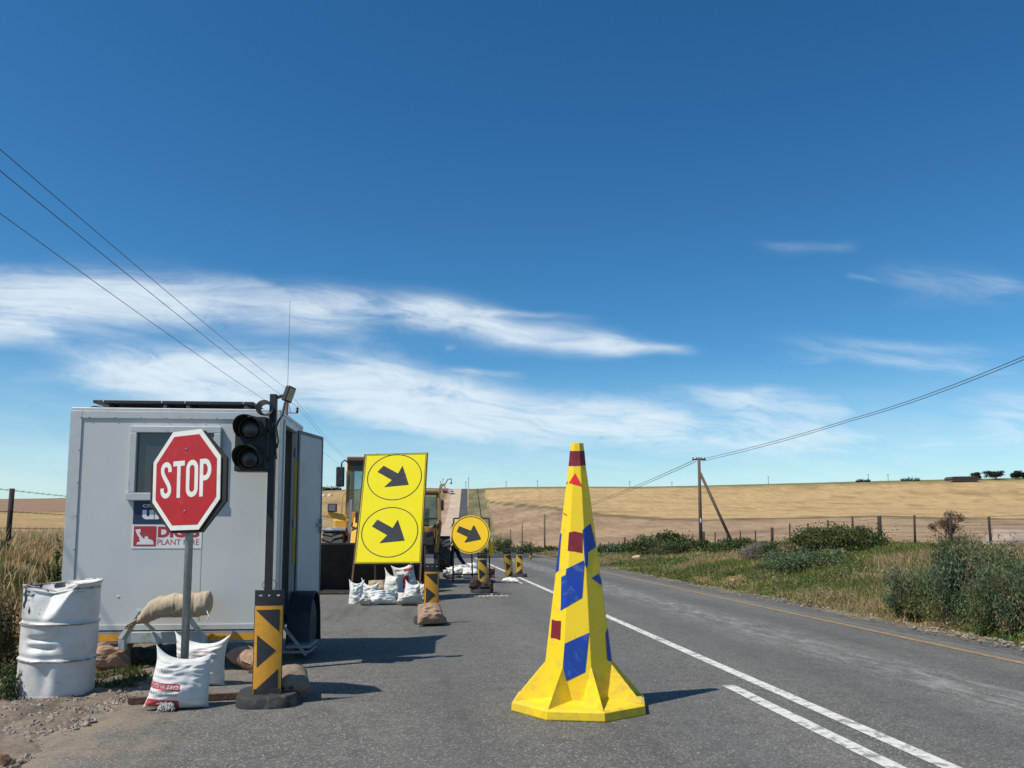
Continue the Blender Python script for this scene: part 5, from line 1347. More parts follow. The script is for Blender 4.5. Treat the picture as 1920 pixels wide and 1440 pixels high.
for k in range(5): m.tube([(.1 + .13 * k, -.2, 1.0), (.2 + .12 * k, -.45, 1.35), (.55, -.5, 1.8)], .018, 5)
m.build('hose', CAB, bh)

# ================================================================ road worker
WYp = 34.0; wp = PY(854, 1062, WYp)
wk = thing('person', 'road worker in dark hat and lime safety vest walking past the round sign', 'person', (wp.x, WYp, 0), R(-70))
def skin(name, joints, edges, material, parent, sub=2):
    me = bpy.data.meshes.new(name); me.from_pydata([j[0] for j in joints], edges, []); me.materials.append(material)
    o = bpy.data.objects.new(name, me); COL.objects.link(o); o.parent = parent
    md = o.modifiers.new('skin', 'SKIN'); md.use_smooth_shade = True
    sv = me.skin_vertices[0].data if me.skin_vertices else None
    if sv is None:
        bm = bmesh.new(); bm.from_mesh(me); bm.verts.layers.skin.verify(); bm.to_mesh(me); bm.free(); sv = me.skin_vertices[0].data
    for v, j in zip(sv, joints): v.radius = j[1] if hasattr(j[1], '__len__') else (j[1], j[1]); v.use_root = False
    sv[0].use_root = True
    s_ = o.modifiers.new('sub', 'SUBSURF'); s_.levels = sub; s_.render_levels = sub
    return o
SKN = mat('brown_skin', (.10, .05, .03), .6); SHIRT = mat('dark_blue_overall', (.030, .038, .06), .85, var=.2, scale=8); TROU = mat('dark_trousers', (.022, .022, .026), .9, var=.25, scale=8)
VEST = mat('lime_safety_vest', (.45, .78, .05), .7, var=.1, scale=6); HAT = mat('dark_blue_hat', (.016, .018, .035), .85)
J = [((0, 0, .93), (.15, .11)), ((0, -.01, 1.12), (.14, .10)), ((0, -.02, 1.32), (.16, .11)), ((0, -.03, 1.45), (.07, .06)), ((0, -.05, 1.54), (.055, .055)), ((0, -.07, 1.63), (.085, .10)), ((0, -.06, 1.72), (.075, .085)),
     ((-.19, -.02, 1.40), .06), ((-.25, -.03, 1.15), .046), ((-.22, -.16, .95), .036), ((.19, -.02, 1.40), .06), ((.25, .05, 1.15), .046), ((.24, -.05, .93), .036),
     ((-.10, -.01, .88), .095), ((-.11, -.17, .50), .066), ((-.11, -.10, .09), .046), ((.10, .0, .88), .095), ((.11, .10, .50), .066), ((.11, .38, .14), .046),
     ((-.11, -.28, .05), .042), ((.11, .28, .04), .04)]
E = [(0, 1), (1, 2), (2, 3), (3, 4), (4, 5), (5, 6), (2, 7), (7, 8), (8, 9), (2, 10), (10, 11), (11, 12), (0, 13), (13, 14), (14, 15), (0, 16), (16, 17), (17, 18), (15, 19), (18, 20)]
skin('body', J, E, SHIRT, wk)
hd = skin('head', [((0, -.05, 1.52), .056), ((0, -.07, 1.61), (.082, .098)), ((0, -.06, 1.70), (.078, .09))], [(0, 1), (1, 2)], SKN, wk)
m = MB(); m.sphere((0, -.172, 1.61), .016, 6); m.build('nose', SKN, hd, smooth=True)
for sx in (-1, 1): MB().sphere((sx * .034, -.155, 1.635), .012, 6).build('eye', mat('eye_white', (.5, .5, .48), .3), hd, smooth=True); MB().sphere((sx * .088, -.06, 1.62), .022, 6, sq=(.5, .8, 1.3)).build('ear', SKN, hd, smooth=True)
MB().box((0, -.16, 1.565), (.05, .01, .012)).build('mouth', mat('lips', (.13, .05, .04), .5), hd)
skin('safety_vest', [((0, -.005, 1.0), (.165, .13)), ((0, -.01, 1.14), (.162, .128)), ((0, -.02, 1.32), (.185, .135)), ((0, -.03, 1.44), (.10, .09))], [(0, 1), (1, 2), (2, 3)], VEST, wk)
skin('trousers', [((0, 0, .95), (.16, .125)), ((-.10, -.01, .86), .108), ((-.11, -.17, .50), .085), ((-.11, -.11, .10), .072), ((.10, 0, .86), .108), ((.11, .10, .50), .085), ((.11, .36, .17), .07)], [(0, 1), (1, 2), (2, 3), (0, 4), (4, 5), (5, 6)], TROU, wk)
MB().lathe([(.175, 0), (.18, .012), (.115, .03), (.105, .12), (.08, .15), (.0005, .158)], 24, 'Z', (0, -.062, 1.68)).build('hat', HAT, wk, auto=50)
for (x, y) in ((-.11, -.19), (.11, .33)): MB().box((x, y, .05 if x < 0 else .09), (.10, .27, .10)).build('boot', BLK, wk, bevel=.03)
for (x, y, z) in ((-.22, -.19, .91), (.24, -.08, .89)):
    hnd = MB().sphere((x, y, z), .036, 8, sq=(.6, .9, 1.2)).build('hand', SKN, wk, smooth=True)
    for k in range(4): MB().tube([(x, y - .025 + .017 * k, z - .03), (x + .004, y - .03 + .018 * k, z - .075 + .004 * abs(k - 1)), (x + .012, y - .02 + .016 * k, z - .105 + .006 * abs(k - 1))], [.009, .008, .006], 6).build('finger', SKN, hnd, smooth=True)
    MB().tube([(x, y - .035, z), (x, y - .06, z - .03), (x, y - .06, z - .06)], [.011, .009, .007], 6).build('thumb', SKN, hnd, smooth=True)

# ================================================================ poles, wires and fences
def util_pole(name, label, x, y, ztop, r=.12, arm=None, group=None, braceto=None, cat='utility pole'):
    zb = zgs(x, y); o = thing(name, label, cat, (x, y, zb - .1), 0, group); h = ztop - zb + .1
    MB().tube([(0, 0, 0), (0, 0, h * .5), (0, 0, h)], [r, r * .9, r * .78], 10).build('pole', WOODP, o, smooth=True)
    if arm:
        MB().bar((-arm / 2, 0, h - .12), (arm / 2, 0, h - .12), .07, .09).build('crossarm', WOODP, o)
        for x_ in (-arm * .45, -arm * .2, arm * .2, arm * .45): MB().lathe([(.03, 0), (.045, .05), (.03, .09), (.0, .11)], 8, 'Z', (x_, 0, h - .08)).build('insulator', mat('brown_insulator', (.05, .035, .028), .4), o)
    if braceto:
        MB().tube([(0.05, 0, h * .84), (braceto[0] - x, braceto[1] - y, braceto[2] - zb + .1)], r * .85, 8).build('brace', WOODP, o, smooth=True)
    return o
PX_, PYd = 536, 50.0
pp = PY(1310.5, 858, PYd); pb = PY(1372, 1012, PYd - .3)
rp = util_pole('utility_pole', 'wooden telephone pole with a slanting brace pole behind the roadside bushes', pp.x, PYd, pp.z, .115, .85, None, (pb.x + .35, pb.y, pb.z - .9))
m = MB(); m.bar((-.02, -.12, 1.9), (-.02, -.12, 2.15), .06); m.build('pole_tag', WHT, rp)
FP = 'telephone poles receding along the right fence'
for k, (x, yt, Y, lb) in enumerate(((1021, 964, 118, 'tallest of the receding telephone poles left of the giant cone'), (979, 980, 165, 'leaning telephone pole second from the cone in the receding row'), (957, 992, 205, 'third telephone pole from the cone in the receding row'), (939, 1000, 235, 'short far telephone pole fourth from the cone'), (926, 1003, 262, 'tiny farthest telephone pole of the row beside the round sign'))):
    p = PY(x, yt, Y); util_pole('utility_pole', lb, p.x, Y, p.z, .13 if k < 2 else .16, None, FP)
# power line pole behind the trailer with A-frame head
py_ = 57.0; pt = PY(537.5, 752, py_); zb = zgs(pt.x, py_)
pw = thing('power_pole', 'wooden power pole with a steel A-frame head rising behind the grey trailer', 'utility pole', (pt.x, py_, zb))
h = pt.z - zb
MB().tube([(0, 0, 0), (0, 0, h)], [.17, .12], 12).build('pole', WOODP, pw, smooth=True)
top = PY(538, 741, py_).z - zb; armz = PY(538, 774.5, py_).z - zb
m = MB()
for sx in (-1, 1): m.bar((0, -.1, top), (sx * .30, -.1, armz), .05)
m.bar((-.77, -.1, armz), (.77, -.1, armz), .07); m.build('head_frame', GALV, pw)
INS = mat('dark_insulator', (.02, .016, .014), .35)
for (x, z) in ((0, top), (-.73, armz), (.73, armz)):
    MB().lathe([(.07, 0), (.10, .06), (.07, .10), (.10, .18), (.07, .24), (.10, .32), (.05, .42)], 12, 'Z', (x, -.1, z)).build('insulator', INS, pw, auto=40)
def cable(name, pts, r, label, group=None, n=40, cat='cable'):
    P = np.array([list(p) for p in pts]); ys = P[:, 1]
    out = []
    for k in range(len(pts) - 1):
        for t in np.linspace(0, 1, n)[(0 if k == 0 else 1):]:
            out.append(tuple(P[k] * (1 - t) + P[k + 1] * t - np.array([0, 0, 4 * t * (1 - t) * (pts_sag[k] if pts_sag else 0)])))
    m = MB(); m.tube(out, r, 6); o = m.build(name, mat('dark_conductor', (.06, .06, .065), .5), None, smooth=True); tag(o, label, cat, group); return o
for nm, near, at, far in (('topmost left power line running to the peak of the A-frame pole', (0, 280, 17.5), (pt.x, py_ - .1, zb + top + .42), (650, 857, 135)),
                          ('middle left power line running to the right arm of the A-frame pole', (0, 320, 16.6), (pt.x + .73, py_ - .1, zb + armz + .42), (654, 864, 135)),
                          ('lowest left power line passing behind the traffic signal', (0, 400, 20.0), (pt.x - .73, py_ - .1, zb + armz + .42), (640, 872, 135))):
    a = PY(*near); b = Vector(at); c_ = PY(*far); a2 = a + (a - b) * .35; a2.z = a.z + (a.z - b.z) * .45
    pts_sag = [0, .12, .35]; cable('power_line', [a2, a, b, c_], .010, nm, 'power lines over the trailer')
for nm, dzz, yo in (('upper of two telephone wires rising to the right from the braced pole', 0, 0), ('lower of two telephone wires rising to the right from the braced pole', -.14, 0)):
    a = Vector((pp.x + .2, PYd, pp.z - .08 + dzz)); q1 = PY(1600, 784 + (4 if dzz else 0), 36); q2 = PY(1920, 668 + (6 if dzz else 0), 24); q3 = q2 + (q2 - q1) * .6; q3.z += .3
    pts_sag = [.10, .12, .1]; cable('telephone_wire', [a, q1, q2, q3], .013, nm, 'telephone wires on the braced pole')
for nm, dzz in (('upper telephone wire sloping left from the braced pole to the receding row', 0), ('lower telephone wire sloping left from the braced pole to the receding row', -.25)):
    a = Vector((pp.x - .2, PYd, pp.z - .1 + dzz * .6)); c_ = PY(1021, 967, 118); c_.z += dzz
    pts_sag = [.5]; cable('telephone_wire', [a, c_], .018, nm, 'telephone wires on the braced pole')

# right fence: straining posts, droppers and wires; posts stand on the real ground
fr_ = thing('fence', 'wire farm fence on dark wooden posts behind the right roadside bushes', 'fence', (18, 20, 0))
YPH = [18 / (ray(x, 960).x / ray(x, 960).y) for x in (2010, 1930, 1850, 1776, 1708, 1643, 1594, 1548, 1509, 1474, 1441)]
Yp = YPH[0]; posts = []; k = 0
def fx(Y): return 18.0 + float(xc(Y)) - 3.37
tops = []
while Yp < 150:
    X = fx(Yp); z = zgs(X, Yp); big = k % 5 == 0 and k > 0; 
    hgt = 1.12 + .10 * math.sin(k * 2.3) + (.10 if big else 0); r = (.085 if big else .042) * (1 + max(0, Yp - 60) / 140)
    lean = .03 * math.sin(k * 5.1)
    MB().tube([(X - 18, Yp - 20, z - .15), (X - 18 + lean, Yp - 20, z + hgt)], [r, r * .92], 8).build('post', POSTW, fr_, smooth=True)
    tops.append((X - 18 + lean * .8, Yp - 20, z)); k += 1; Yp = YPH[k] if k < len(YPH) else Yp + (2.05 if Yp < 90 else 2.6)
for hz_ in (.25, .5, .75, 1.02):
    MB().tube([(x, y, z + hz_) for x, y, z in tops], .006, 4).build('wire', WIRE, fr_)
# left fence
lp = PY(23, 916, 19.0)
lf_ = thing('fence', 'barbed wire fence on a dark post in the dry grass left of the trailer', 'fence', (lp.x, 19, 0))
ltops = []
for k, Y in enumerate((6, 10.5, 19.0, 27.0, 35.0, 43.0)):
    X = lp.x; z = zgs(X, Y); zt = lp.z if Y == 19 else z + 1.35
    if Y != 6: MB().tube([(X - lp.x - .03, Y - 19, z - .2), (0 if Y == 19 else X - lp.x, Y - 19, zt)], .055, 8).build('post', POSTW, lf_, smooth=True)
    ltops.append((X - lp.x, Y - 19, zt))
for q, hz_ in enumerate((.04, .50, .85)):
    m = MB(); pts = []
    for (a, b) in zip(ltops, ltops[1:]):
        for t in np.linspace(0, 1, 9)[:-1]: pts.append((a[0] * (1 - t) + b[0] * t, a[1] * (1 - t) + b[1] * t, a[2] * (1 - t) + b[2] * t - hz_ - .03 * 4 * t * (1 - t)))
    m.tube(pts, .006, 4)
    for (a, b) in zip(pts, pts[1:]):
        for t in (.2, .5, .8):
            p = Vector(a).lerp(Vector(b), t); m.bar(p + Vector((-.015, -.02, -.03)), p + Vector((.015, .02, .03)), .006)
    m.build('barbed_wire', WIRE, lf_)

# ================================================================ far things on the hill
def at_hill(x, y0=950, Y=450):      # point on the ground in direction of photo column x at depth Y
    s_ = ray(x, y0).x / ray(x, y0).y; return Vector((s_ * Y, Y, zgs(s_ * Y, Y)))
p = at_hill(847.5, 926, 512); p.z += .15
vn = thing('van', 'small white van far up the hill on the pale gravel lane', 'van', p, R(0))
VW = mat('white_van_paint', (.72, .72, .70), .4)
bd = MB(); bd.prism([(-1.15, .35), (-1.15, 1.25), (-1.0, 2.35), (1.0, 2.35), (1.15, 1.25), (1.15, .35)], 0, 4.6); bd.build('body', VW, vn, bevel=.08)
MB().add([(-.95, -.01, 1.35), (.95, -.01, 1.35), (.85, -.01, 2.1), (-.85, -.01, 2.1)], [(0, 1, 2, 3)]).build('windscreen', GLASSD, vn)
MB().box((0, -.05, .42), (2.1, .14, .3)).build('bumper', BLK, vn)
for sx in (-1, 1):
    MB().box((sx * .85, -.02, .95), (.35, .04, .22)).build('headlight', GALV, vn)
    for y in (.9, 3.7): MB().lathe([(.2, -.12), (.36, -.12), (.36, .12), (.2, .12)], 14, 'X', (sx * 1.0, y, .36)).build('wheel', RUB, vn)
p = at_hill(834.5, 926, 516); p.z += .15
tk = thing('tipper_truck', 'small reddish tipper truck far up the hill left of the white van', 'truck', p)
RT = mat('faded_red_truck_paint', (.36, .15, .11), .6, var=.2)
MB().prism([(-1.7, 1.3), (-2.3, 2.9), (2.3, 2.9), (1.7, 1.3)], 0, 5).build('tipper_body', RT, tk)
MB().box((0, .6, .75), (1.9, 1.0, .9)).build('chassis', LDK, tk)
MB().box((0, 6, 1.6), (2.3, 1.8, 2.0)).build('cab', RT, tk, bevel=.1)
for sx in (-1, 1): MB().lathe([(.2, -.25), (.5, -.25), (.5, .25), (.2, .25)], 14, 'X', (sx * .95, .8, .5)).build('wheel', RUB, tk)
p = at_hill(832, 918, 545); p.z += .5
ex = thing('excavator', 'tiny excavator with raised arm on the hill crest behind the reddish truck', 'excavator', p)
MB().box((-.5, 0, 2.2), (3.0, 2.6, 1.7)).build('house', mat('faded_machine_yellow', (.40, .30, .14), .7, var=.2), ex, bevel=.15)
for sx in (-1, 1): MB().box((sx * 1.2 - .3, 0, .55), (.6, 3.6, 1.0)).build('track', LDK, ex, bevel=.3)
m = MB(); m.bar((.8, -.4, 2.4), (2.6, -.6, 6.0), .55, .55); m.bar((2.6, -.6, 6.0), (5.0, -.6, 6.2), .5, .5); m.build('boom', LDK, ex)
MB().bar((5.0, -.6, 6.4), (5.0, -.6, 3.6), .45, .45).build('stick', LDK, ex)
MB().box((4.8, -.6, 3.3), (1.2, 1.2, 1.0)).build('bucket', LDK, ex, bevel=.2)
m = MB(); m.bar((4.9, 0, 4.0), (5.0, 0, 6.0), .3); 
# small poles on the skyline
SK = 'tiny poles on the far skyline'
for (x, yt, lb) in ((826, 902, 'tiny skyline pole left of the hill road above the truck'), (830.5, 897, 'tiny taller skyline pole above the far truck'), (873.5, 903, 'short tiny pole on the crest right of the hill road'), (878.5, 895, 'tiny pole with crosspiece on the crest right of the hill road'), (949, 902, 'tiny skyline pole midway between round sign and cone'),
                    (1008, 901, 'tiny skyline pole just left of the giant cone'), (1260, 903, 'tiny skyline pole left of the braced telephone pole'), (1441, 893, 'tiny skyline pole between the braced pole and farm shed'), (1629, 889, 'tiny skyline pole left of the farm shed'), (1666, 889, 'tiny skyline pole nearest the farm shed'), (1181, 902, 'tiny skyline pole right of the giant cone')):
    p = at_hill(x, 915, 548); t = PY(x, yt, 548); o = thing('utility_pole', lb, 'utility pole', p, 0, SK)
    m = MB(); m.tube([(0, 0, -.2), (0, 0, t.z - p.z)], .16, 6); m.build('pole', WOODP, o); MB().bar((-.7, 0, t.z - p.z - .4), (.7, 0, t.z - p.z - .4), .2).build('crossarm', WOODP, o)
# far fence line climbing beside the hill road
hf = thing('fence', 'dark fence line climbing the hill right of the distant road', 'fence', (0, 0, 0))
k = 0
for Y in np.arange(300, 540, 6):
    X = float(xc(Y)) + 10.5; z = zgs(X, Y); MB().tube([(X, Y, z - .2), (X, Y, z + 1.5)], .16, 5).build('post', POSTW, hf)
p = at_hill(1802, 900, 535)
sh = thing('farm_shed', 'long low dark roofed farm shed on the skyline beside the far trees', 'shed', p)
MB().box((0, 0, .7), (19, 8, 1.8)).build('wall', mat('dim_shed_wall', (.16, .12, .09), .9, var=.3), sh)
m = MB(); m.prism([(-10, 1.5), (-8.6, 3.2), (10.2, 3.6), (10.2, 1.6)], -4.5, 4.5); m.build('roof', mat('rusty_dark_roof', (.050, .040, .034), .85, var=.3, scale=.6), sh)
for (x, w_, h_, lb) in ((612, 9, 1.6, 'left of two pale rocks in the field beyond the loader mirror'), (624, 9, 2.0, 'right of two pale rocks in the field beyond the loader mirror')):
    p = at_hill(x - 5, 925, 470); m = MB(); m.sphere((0, 0, 0), 1, 8); b = MB(); b.v = [(q[0] * w_ / 6 * (1 + .3 * mnoise.noise(Vector(q) * 2)), q[1] * 1.5, q[2] * h_ / 1.5 * (1 + .3 * mnoise.noise(Vector(q) * 2.5))) for q in m.v]; b.f = m.f; b.mi = m.mi
    o = b.build('rock', mat('pale_rock', (.55, .47, .36), .9, var=.2), None, smooth=True); o.location = p; tag(o, lb, 'rock')

# ================================================================ vegetation
LEAF = leafmat('leaf_surface', .6, .25); STRAW = leafmat('grass_blade_surface', .8, .5)
STEM = mat('shrub_stem', (.10, .07, .045), .9, var=.3)
def blades(name, X, Y, H_, Wd, colr, lean, label, cat, bend=.5):
    n = len(X); Z = zg(X, Y) - .02
    az = RNG.uniform(0, 2 * np.pi, n); la = RNG.uniform(0, 2 * np.pi, n); ln = lean * RNG.random(n)
    P = np.stack([X, Y, Z], -1); s_ = np.stack([np.cos(az), np.sin(az), 0 * az], -1) * (Wd / 2)[:, None]
    L = np.stack([np.cos(la) * ln, np.sin(la) * ln, np.sqrt(np.maximum(.1, 1 - ln ** 2))], -1)
    L2 = L.copy(); L2[:, 2] -= bend * RNG.random(n); L2[:, :2] *= 1.6
    mid = P + L * (H_ * .55)[:, None]; tip = mid + L2 * (H_ * .5)[:, None]
    V = np.stack([P - s_, P + s_, mid + s_ * .8, mid - s_ * .8, tip], 1).reshape(-1, 3)
    b = np.arange(n) * 5
    F = np.stack([b, b + 1, b + 2, b, b + 2, b + 3, b + 3, b + 2, b + 4], -1).reshape(-1)
    Cl = np.repeat(colr[:, None, :], 5, 1).reshape(-1, 3)
    o = fast_mesh(name, V, F, 3, Cl, STRAW); tag(o, label, cat, None, 'stuff'); return o
def pick(cols, w, n, jit=.25):
    c = np.array(cols)[RNG.choice(len(cols), n, p=np.array(w) / sum(w))]; return c * (1 + jit * (RNG.random((n, 1)) * 2 - 1)) * (1 + .08 * RNG.standard_normal((n, 3)))
# right verge
n = 300000
Y = 8.5 * (62 / 8.5) ** (RNG.random(n) ** .85); off = 8.05 + 10.8 * RNG.random(n) ** 1.1
X = off + xc(Y) - 3.37
dn = fbm(X * .8 + 3, Y * .8, 4); pt_ = fbm(X * .28 + 11, Y * .28, 3); p2_ = fbm(X * .9 + 60, Y * .7, 3)
bare = ((off - 9.8) ** 2 / 1.2 + (Y - 25.5) ** 2 / 8 < 1) | ((off - 9.2) ** 2 / .45 + (Y - 13.6) ** 2 / .8 < 1)
keep = (dn + .3 * sstep(off, 8.1, 9.2) > .46) & ~(bare & (RNG.random(n) < .93))
near = off < 8.05 + .9 * fbm(Y * .9, Y * 0, 3); keep &= ~near
X, Y, off, pt_, p2_ = X[keep], Y[keep], off[keep], pt_[keep], p2_[keep]; n = len(X)
gpick = pick([(.19, .215, .050), (.26, .265, .075), (.13, .17, .04)], [3, 3, 1], n); dpick = pick([(.50, .38, .19), (.42, .31, .15), (.30, .22, .11), (.58, .47, .28)], [3, 3, 2, 2], n)
gf = sstep(pt_ + .35 * (p2_ - .5) + .10 * sstep(Y, 15, 22) * (1 - sstep(Y, 30, 38)) + .05, .44, .60)
isg = RNG.random(n) < gf
col_ = np.where(isg[:, None], gpick, dpick)
Hh = (.09 + .17 * RNG.random(n) ** 2 + .16 * (p2_ > .55) * RNG.random(n)) * np.where(isg, .85, 1.15) * (.45 + .55 * sstep(off, 8.1, 9.4))
Wd = (.010 + .010 * RNG.random(n)) * np.clip(Y / 16, .8, 3.2)
blades('verge_grass', X, Y, Hh, Wd, col_, .75, 'mixed green and straw coloured grass on the right roadside verge', 'grass')
# left dry grass
n = 190000
Y = 6.5 + 26 * RNG.random(n) ** 1.25; X = -(4.3 + 12.5 * RNG.random(n) ** .9) 
keep = (fbm(X * .9, Y * .9, 4) > .36 + .25 * (1 - sstep(-X, 4.3, 5.8))) & ~((X > -5.0) & (Y < 8.6)) ; X, Y = X[keep], Y[keep]; n = len(X)
pt_ = fbm(X * .5 + 20, Y * .5, 4)
col_ = np.where((RNG.random(n) < .9 * sstep(pt_, .56, .66))[:, None], pick([(.085, .10, .03), (.12, .12, .045)], [1, 1], n), pick([(.50, .355, .165), (.42, .29, .13), (.32, .21, .10), (.60, .47, .26)], [3, 3, 2, 2], n))
Hh = (.10 + .24 * RNG.random(n)) * (.5 + .5 * sstep(-X, 4.4, 6.5)); Wd = (.008 + .010 * RNG.random(n)) * np.clip(Y / 12, .8, 2)
blades('dry_grass', X, Y, Hh, Wd, col_, .7, 'tall dry golden grass behind the drum and left of the trailer', 'grass')
# seed heads
n = 9000; Y = 7.5 + 22 * RNG.random(n); X = -(5.0 + 11 * RNG.random(n))
blades('seeding_grass', X, Y, .32 + .3 * RNG.random(n), .018 + .012 * RNG.random(n), pick([(.58, .45, .24), (.48, .35, .17)], [1, 1], n), .45, 'pale seed heads standing above the dry grass on the left', 'grass', bend=1.1)
# weeds under the trailer and beside the drum
n = 6000; X = -3.55 + .9 * RNG.random(n) ** 1.0 ; Y = 8.55 + 1.5 * RNG.random(n); k = fbm(X * 3, Y * 3, 3) > .47; X, Y = X[k], Y[k]; n = len(X)
blades('weeds', X, Y, .03 + .08 * RNG.random(n), .010 + .008 * RNG.random(n), pick([(.06, .10, .025), (.10, .13, .04), (.28, .21, .10)], [3, 2, 1], n), .8, 'low green weeds in the shade under the trailer front', 'weeds')

def leaves(P, size, asp, colr, up=0.0):
    n = len(P)
    d = RNG.standard_normal((n, 3)); d[:, 2] += up * 2; d /= np.linalg.norm(d, axis=1)[:, None]
    q = RNG.standard_normal((n, 3)); s_ = np.cross(d, q); s_ /= np.linalg.norm(s_, axis=1)[:, None] + 1e-6
    L = (size * (.6 + .8 * RNG.random(n)))[:, None]
    a = P - d * L * .5; b = P + d * L * .5; w = s_ * L * asp * .5
    V = np.stack([a, P + w, b, P - w], 1).reshape(-1, 3); i = np.arange(n) * 4
    F = np.stack([i, i + 1, i + 2, i + 3], -1).reshape(-1)
    return V, F, np.repeat(colr[:, None, :], 4, 1).reshape(-1, 3)
def shrub(label, x, ytop, Y, wpx, n, leaf, asp, cols, wts, up=.3, depth=.9, name='shrub', group=None, spiky=.0, cat='shrub', stems=14, nclump=60, jag=.25, fl=1.0):
    d = ray(x, 1000); X = d.x / d.y * Y; zb = zgs(X, Y); h = (PY(x, ytop, Y).z - zb); w = wpx / 1553 * Y / 2
    o = thing(name, label, cat, (X, Y, zb), 0, group)
    # clumps through the volume of a lumpy half ellipsoid
    a = RNG.uniform(0, 2 * np.pi, nclump); el = np.arcsin(RNG.random(nclump) ** .8); rr = .45 + .55 * RNG.random(nclump) ** .4
    lump = 1 + jag * (RNG.random(nclump) * 2 - 1)
    cx_ = np.cos(a) * np.cos(el) * rr * w * lump; cy_ = np.sin(a) * np.cos(el) * rr * w * depth * lump; cz_ = np.sin(el) * rr * h * .88 * lump + .06 * h
    k = RNG.integers(0, nclump, n); sg = .17 * RNG.random(nclump)[k] + .10
    P = np.stack([cx_[k] + RNG.standard_normal(n) * sg * w * .8, cy_[k] + RNG.standard_normal(n) * sg * w * .8, cz_[k] + RNG.standard_normal(n) * sg * h * .65], -1)
    P[:, 2] = np.abs(P[:, 2])
    if spiky:
        m_ = RNG.random(n) < .45; P[m_, 2] += spiky * RNG.random(m_.sum()) ** 2 * h * .35 * (np.sin(k[m_] * 12.9) > 0)
    cl = pick(cols, wts, nclump, .2)[k] * (1 + .25 * (RNG.random((n, 1)) * 2 - 1))
    V, F, Cl = leaves(P, np.full(n, leaf), asp, cl, up)
    f = fast_mesh('foliage', V, F, 4, Cl, LEAF); f.parent = o
    m = MB()
    for q in range(stems):
        j = int(RNG.integers(0, nclump)); e = Vector((cx_[j], cy_[j], cz_[j])); b = Vector((cx_[j] * .12, cy_[j] * .12, -.05)); md = b.lerp(e, .5) + Vector((RNG.normal() * .08 * w, RNG.normal() * .08 * w, .08 * h))
        t = max(.006, .012 * h); m.tube([b, md, e], [t * 1.6, t, t * .5], 5)
    m.build('stem', STEM, o, smooth=True)
    return o
DG = [(.062, .088, .026), (.095, .118, .036), (.044, .064, .022), (.14, .155, .055)]; DGW = [3, 3, 2, 1]
BGc = [(.105, .150, .078), (.068, .105, .052), (.145, .185, .105), (.13, .15, .055), (.26, .20, .10)]; BGW = [3, 3, 2, 2, 1.0]
GRY = [(.20, .175, .15), (.15, .13, .11), (.26, .23, .20)]
OLV = [(.075, .085, .030), (.11, .11, .045), (.05, .065, .025)]
shrub('large rounded dark green bush between the fence posts and the grass', 1575, 988, 28.5, 165, 30000, .075, .5, DG, DGW, jag=.18, nclump=110)
shrub('dark green bush on the left flank of the large rounded bush', 1492, 1014, 29.5, 130, 12000, .085, .5, DG, DGW)
shrub('blue grey leafy bush in front of the large dark green bush', 1505, 1026, 25.2, 165, 15000, .075, .35, BGc, BGW, up=.5)
shrub('grey leafless looking bush left of the blue grey bush', 1425, 1019, 31, 80, 7000, .08, .18, GRY, [1, 1, 1], up=.5)
shrub('olive green bush under the foot of the brace pole', 1385, 1012, 36, 110, 9000, .10, .5, DG, DGW)
shrub('low dark bush at the foot of the braced telephone pole', 1320, 1015, 42, 120, 9000, .12, .5, OLV + DG[:1], [1, 1, 1, 1])
shrub('dome shaped dark bush behind the beige rock', 1235, 1005, 46, 120, 8000, .13, .5, DG, DGW)
shrub('spreading grey green bush between the dome bush and the braced pole', 1275, 1020, 43, 110, 7000, .12, .4, BGc + OLV[:1], [2, 2, 1, 1, .5, 2])
shrub('low bush right beside the giant cone at the road bend', 1160, 1022, 52, 110, 7000, .14, .45, BGc[:3] + OLV, [1, 1, 1, 1, 1, 1])
shrub('dark far bush just right of the round sign', 940, 1014, 95, 60, 6000, .17, .5, DG, DGW)
shrub('low far bush behind the paired delineators', 985, 1024, 80, 70, 6000, .16, .5, DG + OLV, [2, 2, 1, 1, 1, 1, 1])
shrub('far roadside bush left of the giant cone', 1030, 1027, 66, 60, 6000, .15, .5, OLV, [1, 1, 1])
shrub('tall blue green shrub at the right edge of the picture', 1832, 1034, 13.6, 190, 36000, .060, .28, BGc, [3, 3, 2, 2, .4], up=.9, spiky=.4, nclump=90, jag=.42, stems=40)
shrub('dense grey green shrub at the bottom right corner of the verge', 1905, 1066, 11.8, 180, 28000, .055, .26, BGc[1:] , [3, 2, 2, 1.2], up=.9, spiky=.4, nclump=80, jag=.42, stems=36)
shrub('low left shoulder of the blue green shrub over straw coloured grass', 1722, 1076, 14.6, 130, 16000, .055, .28, BGc, BGW, up=.9, spiky=.5, nclump=56, jag=.4, stems=24)
shrub('small bright leafed weed at the gravel edge below the shrubs', 1865, 1195, 11.15, 46, 900, .06, .5, [(.06, .13, .03), (.05, .10, .03)], [1, 1], up=.4, name='weed', cat='weed', stems=5, nclump=16)
shrub('dark weedy shrub behind the left side of the drum', 8, 1130, 9.6, 60, 5000, .045, .35, [(.055, .065, .03), (.09, .085, .04), (.20, .15, .08)], [3, 2, 1], up=.6, stems=12, nclump=40)
shrub('small green weed in the dry grass near the fence post', 10, 1020, 17.5, 26, 500, .07, .5, [(.06, .11, .03)], [1], name='weed', cat='weed', stems=4, nclump=14)
shrub('small green weed in the dry grass beside the trailer edge', 108, 1044, 14.5, 24, 500, .06, .5, [(.06, .10, .03)], [1], name='weed', cat='weed', stems=4, nclump=14)
shrub('small green tuft at the foot of the drum on the far left', 20, 1226, 8.1, 50, 900, .04, .35, [(.06, .10, .025), (.10, .13, .04)], [1, 1], name='weed', cat='weed', stems=4, nclump=14, up=.7)
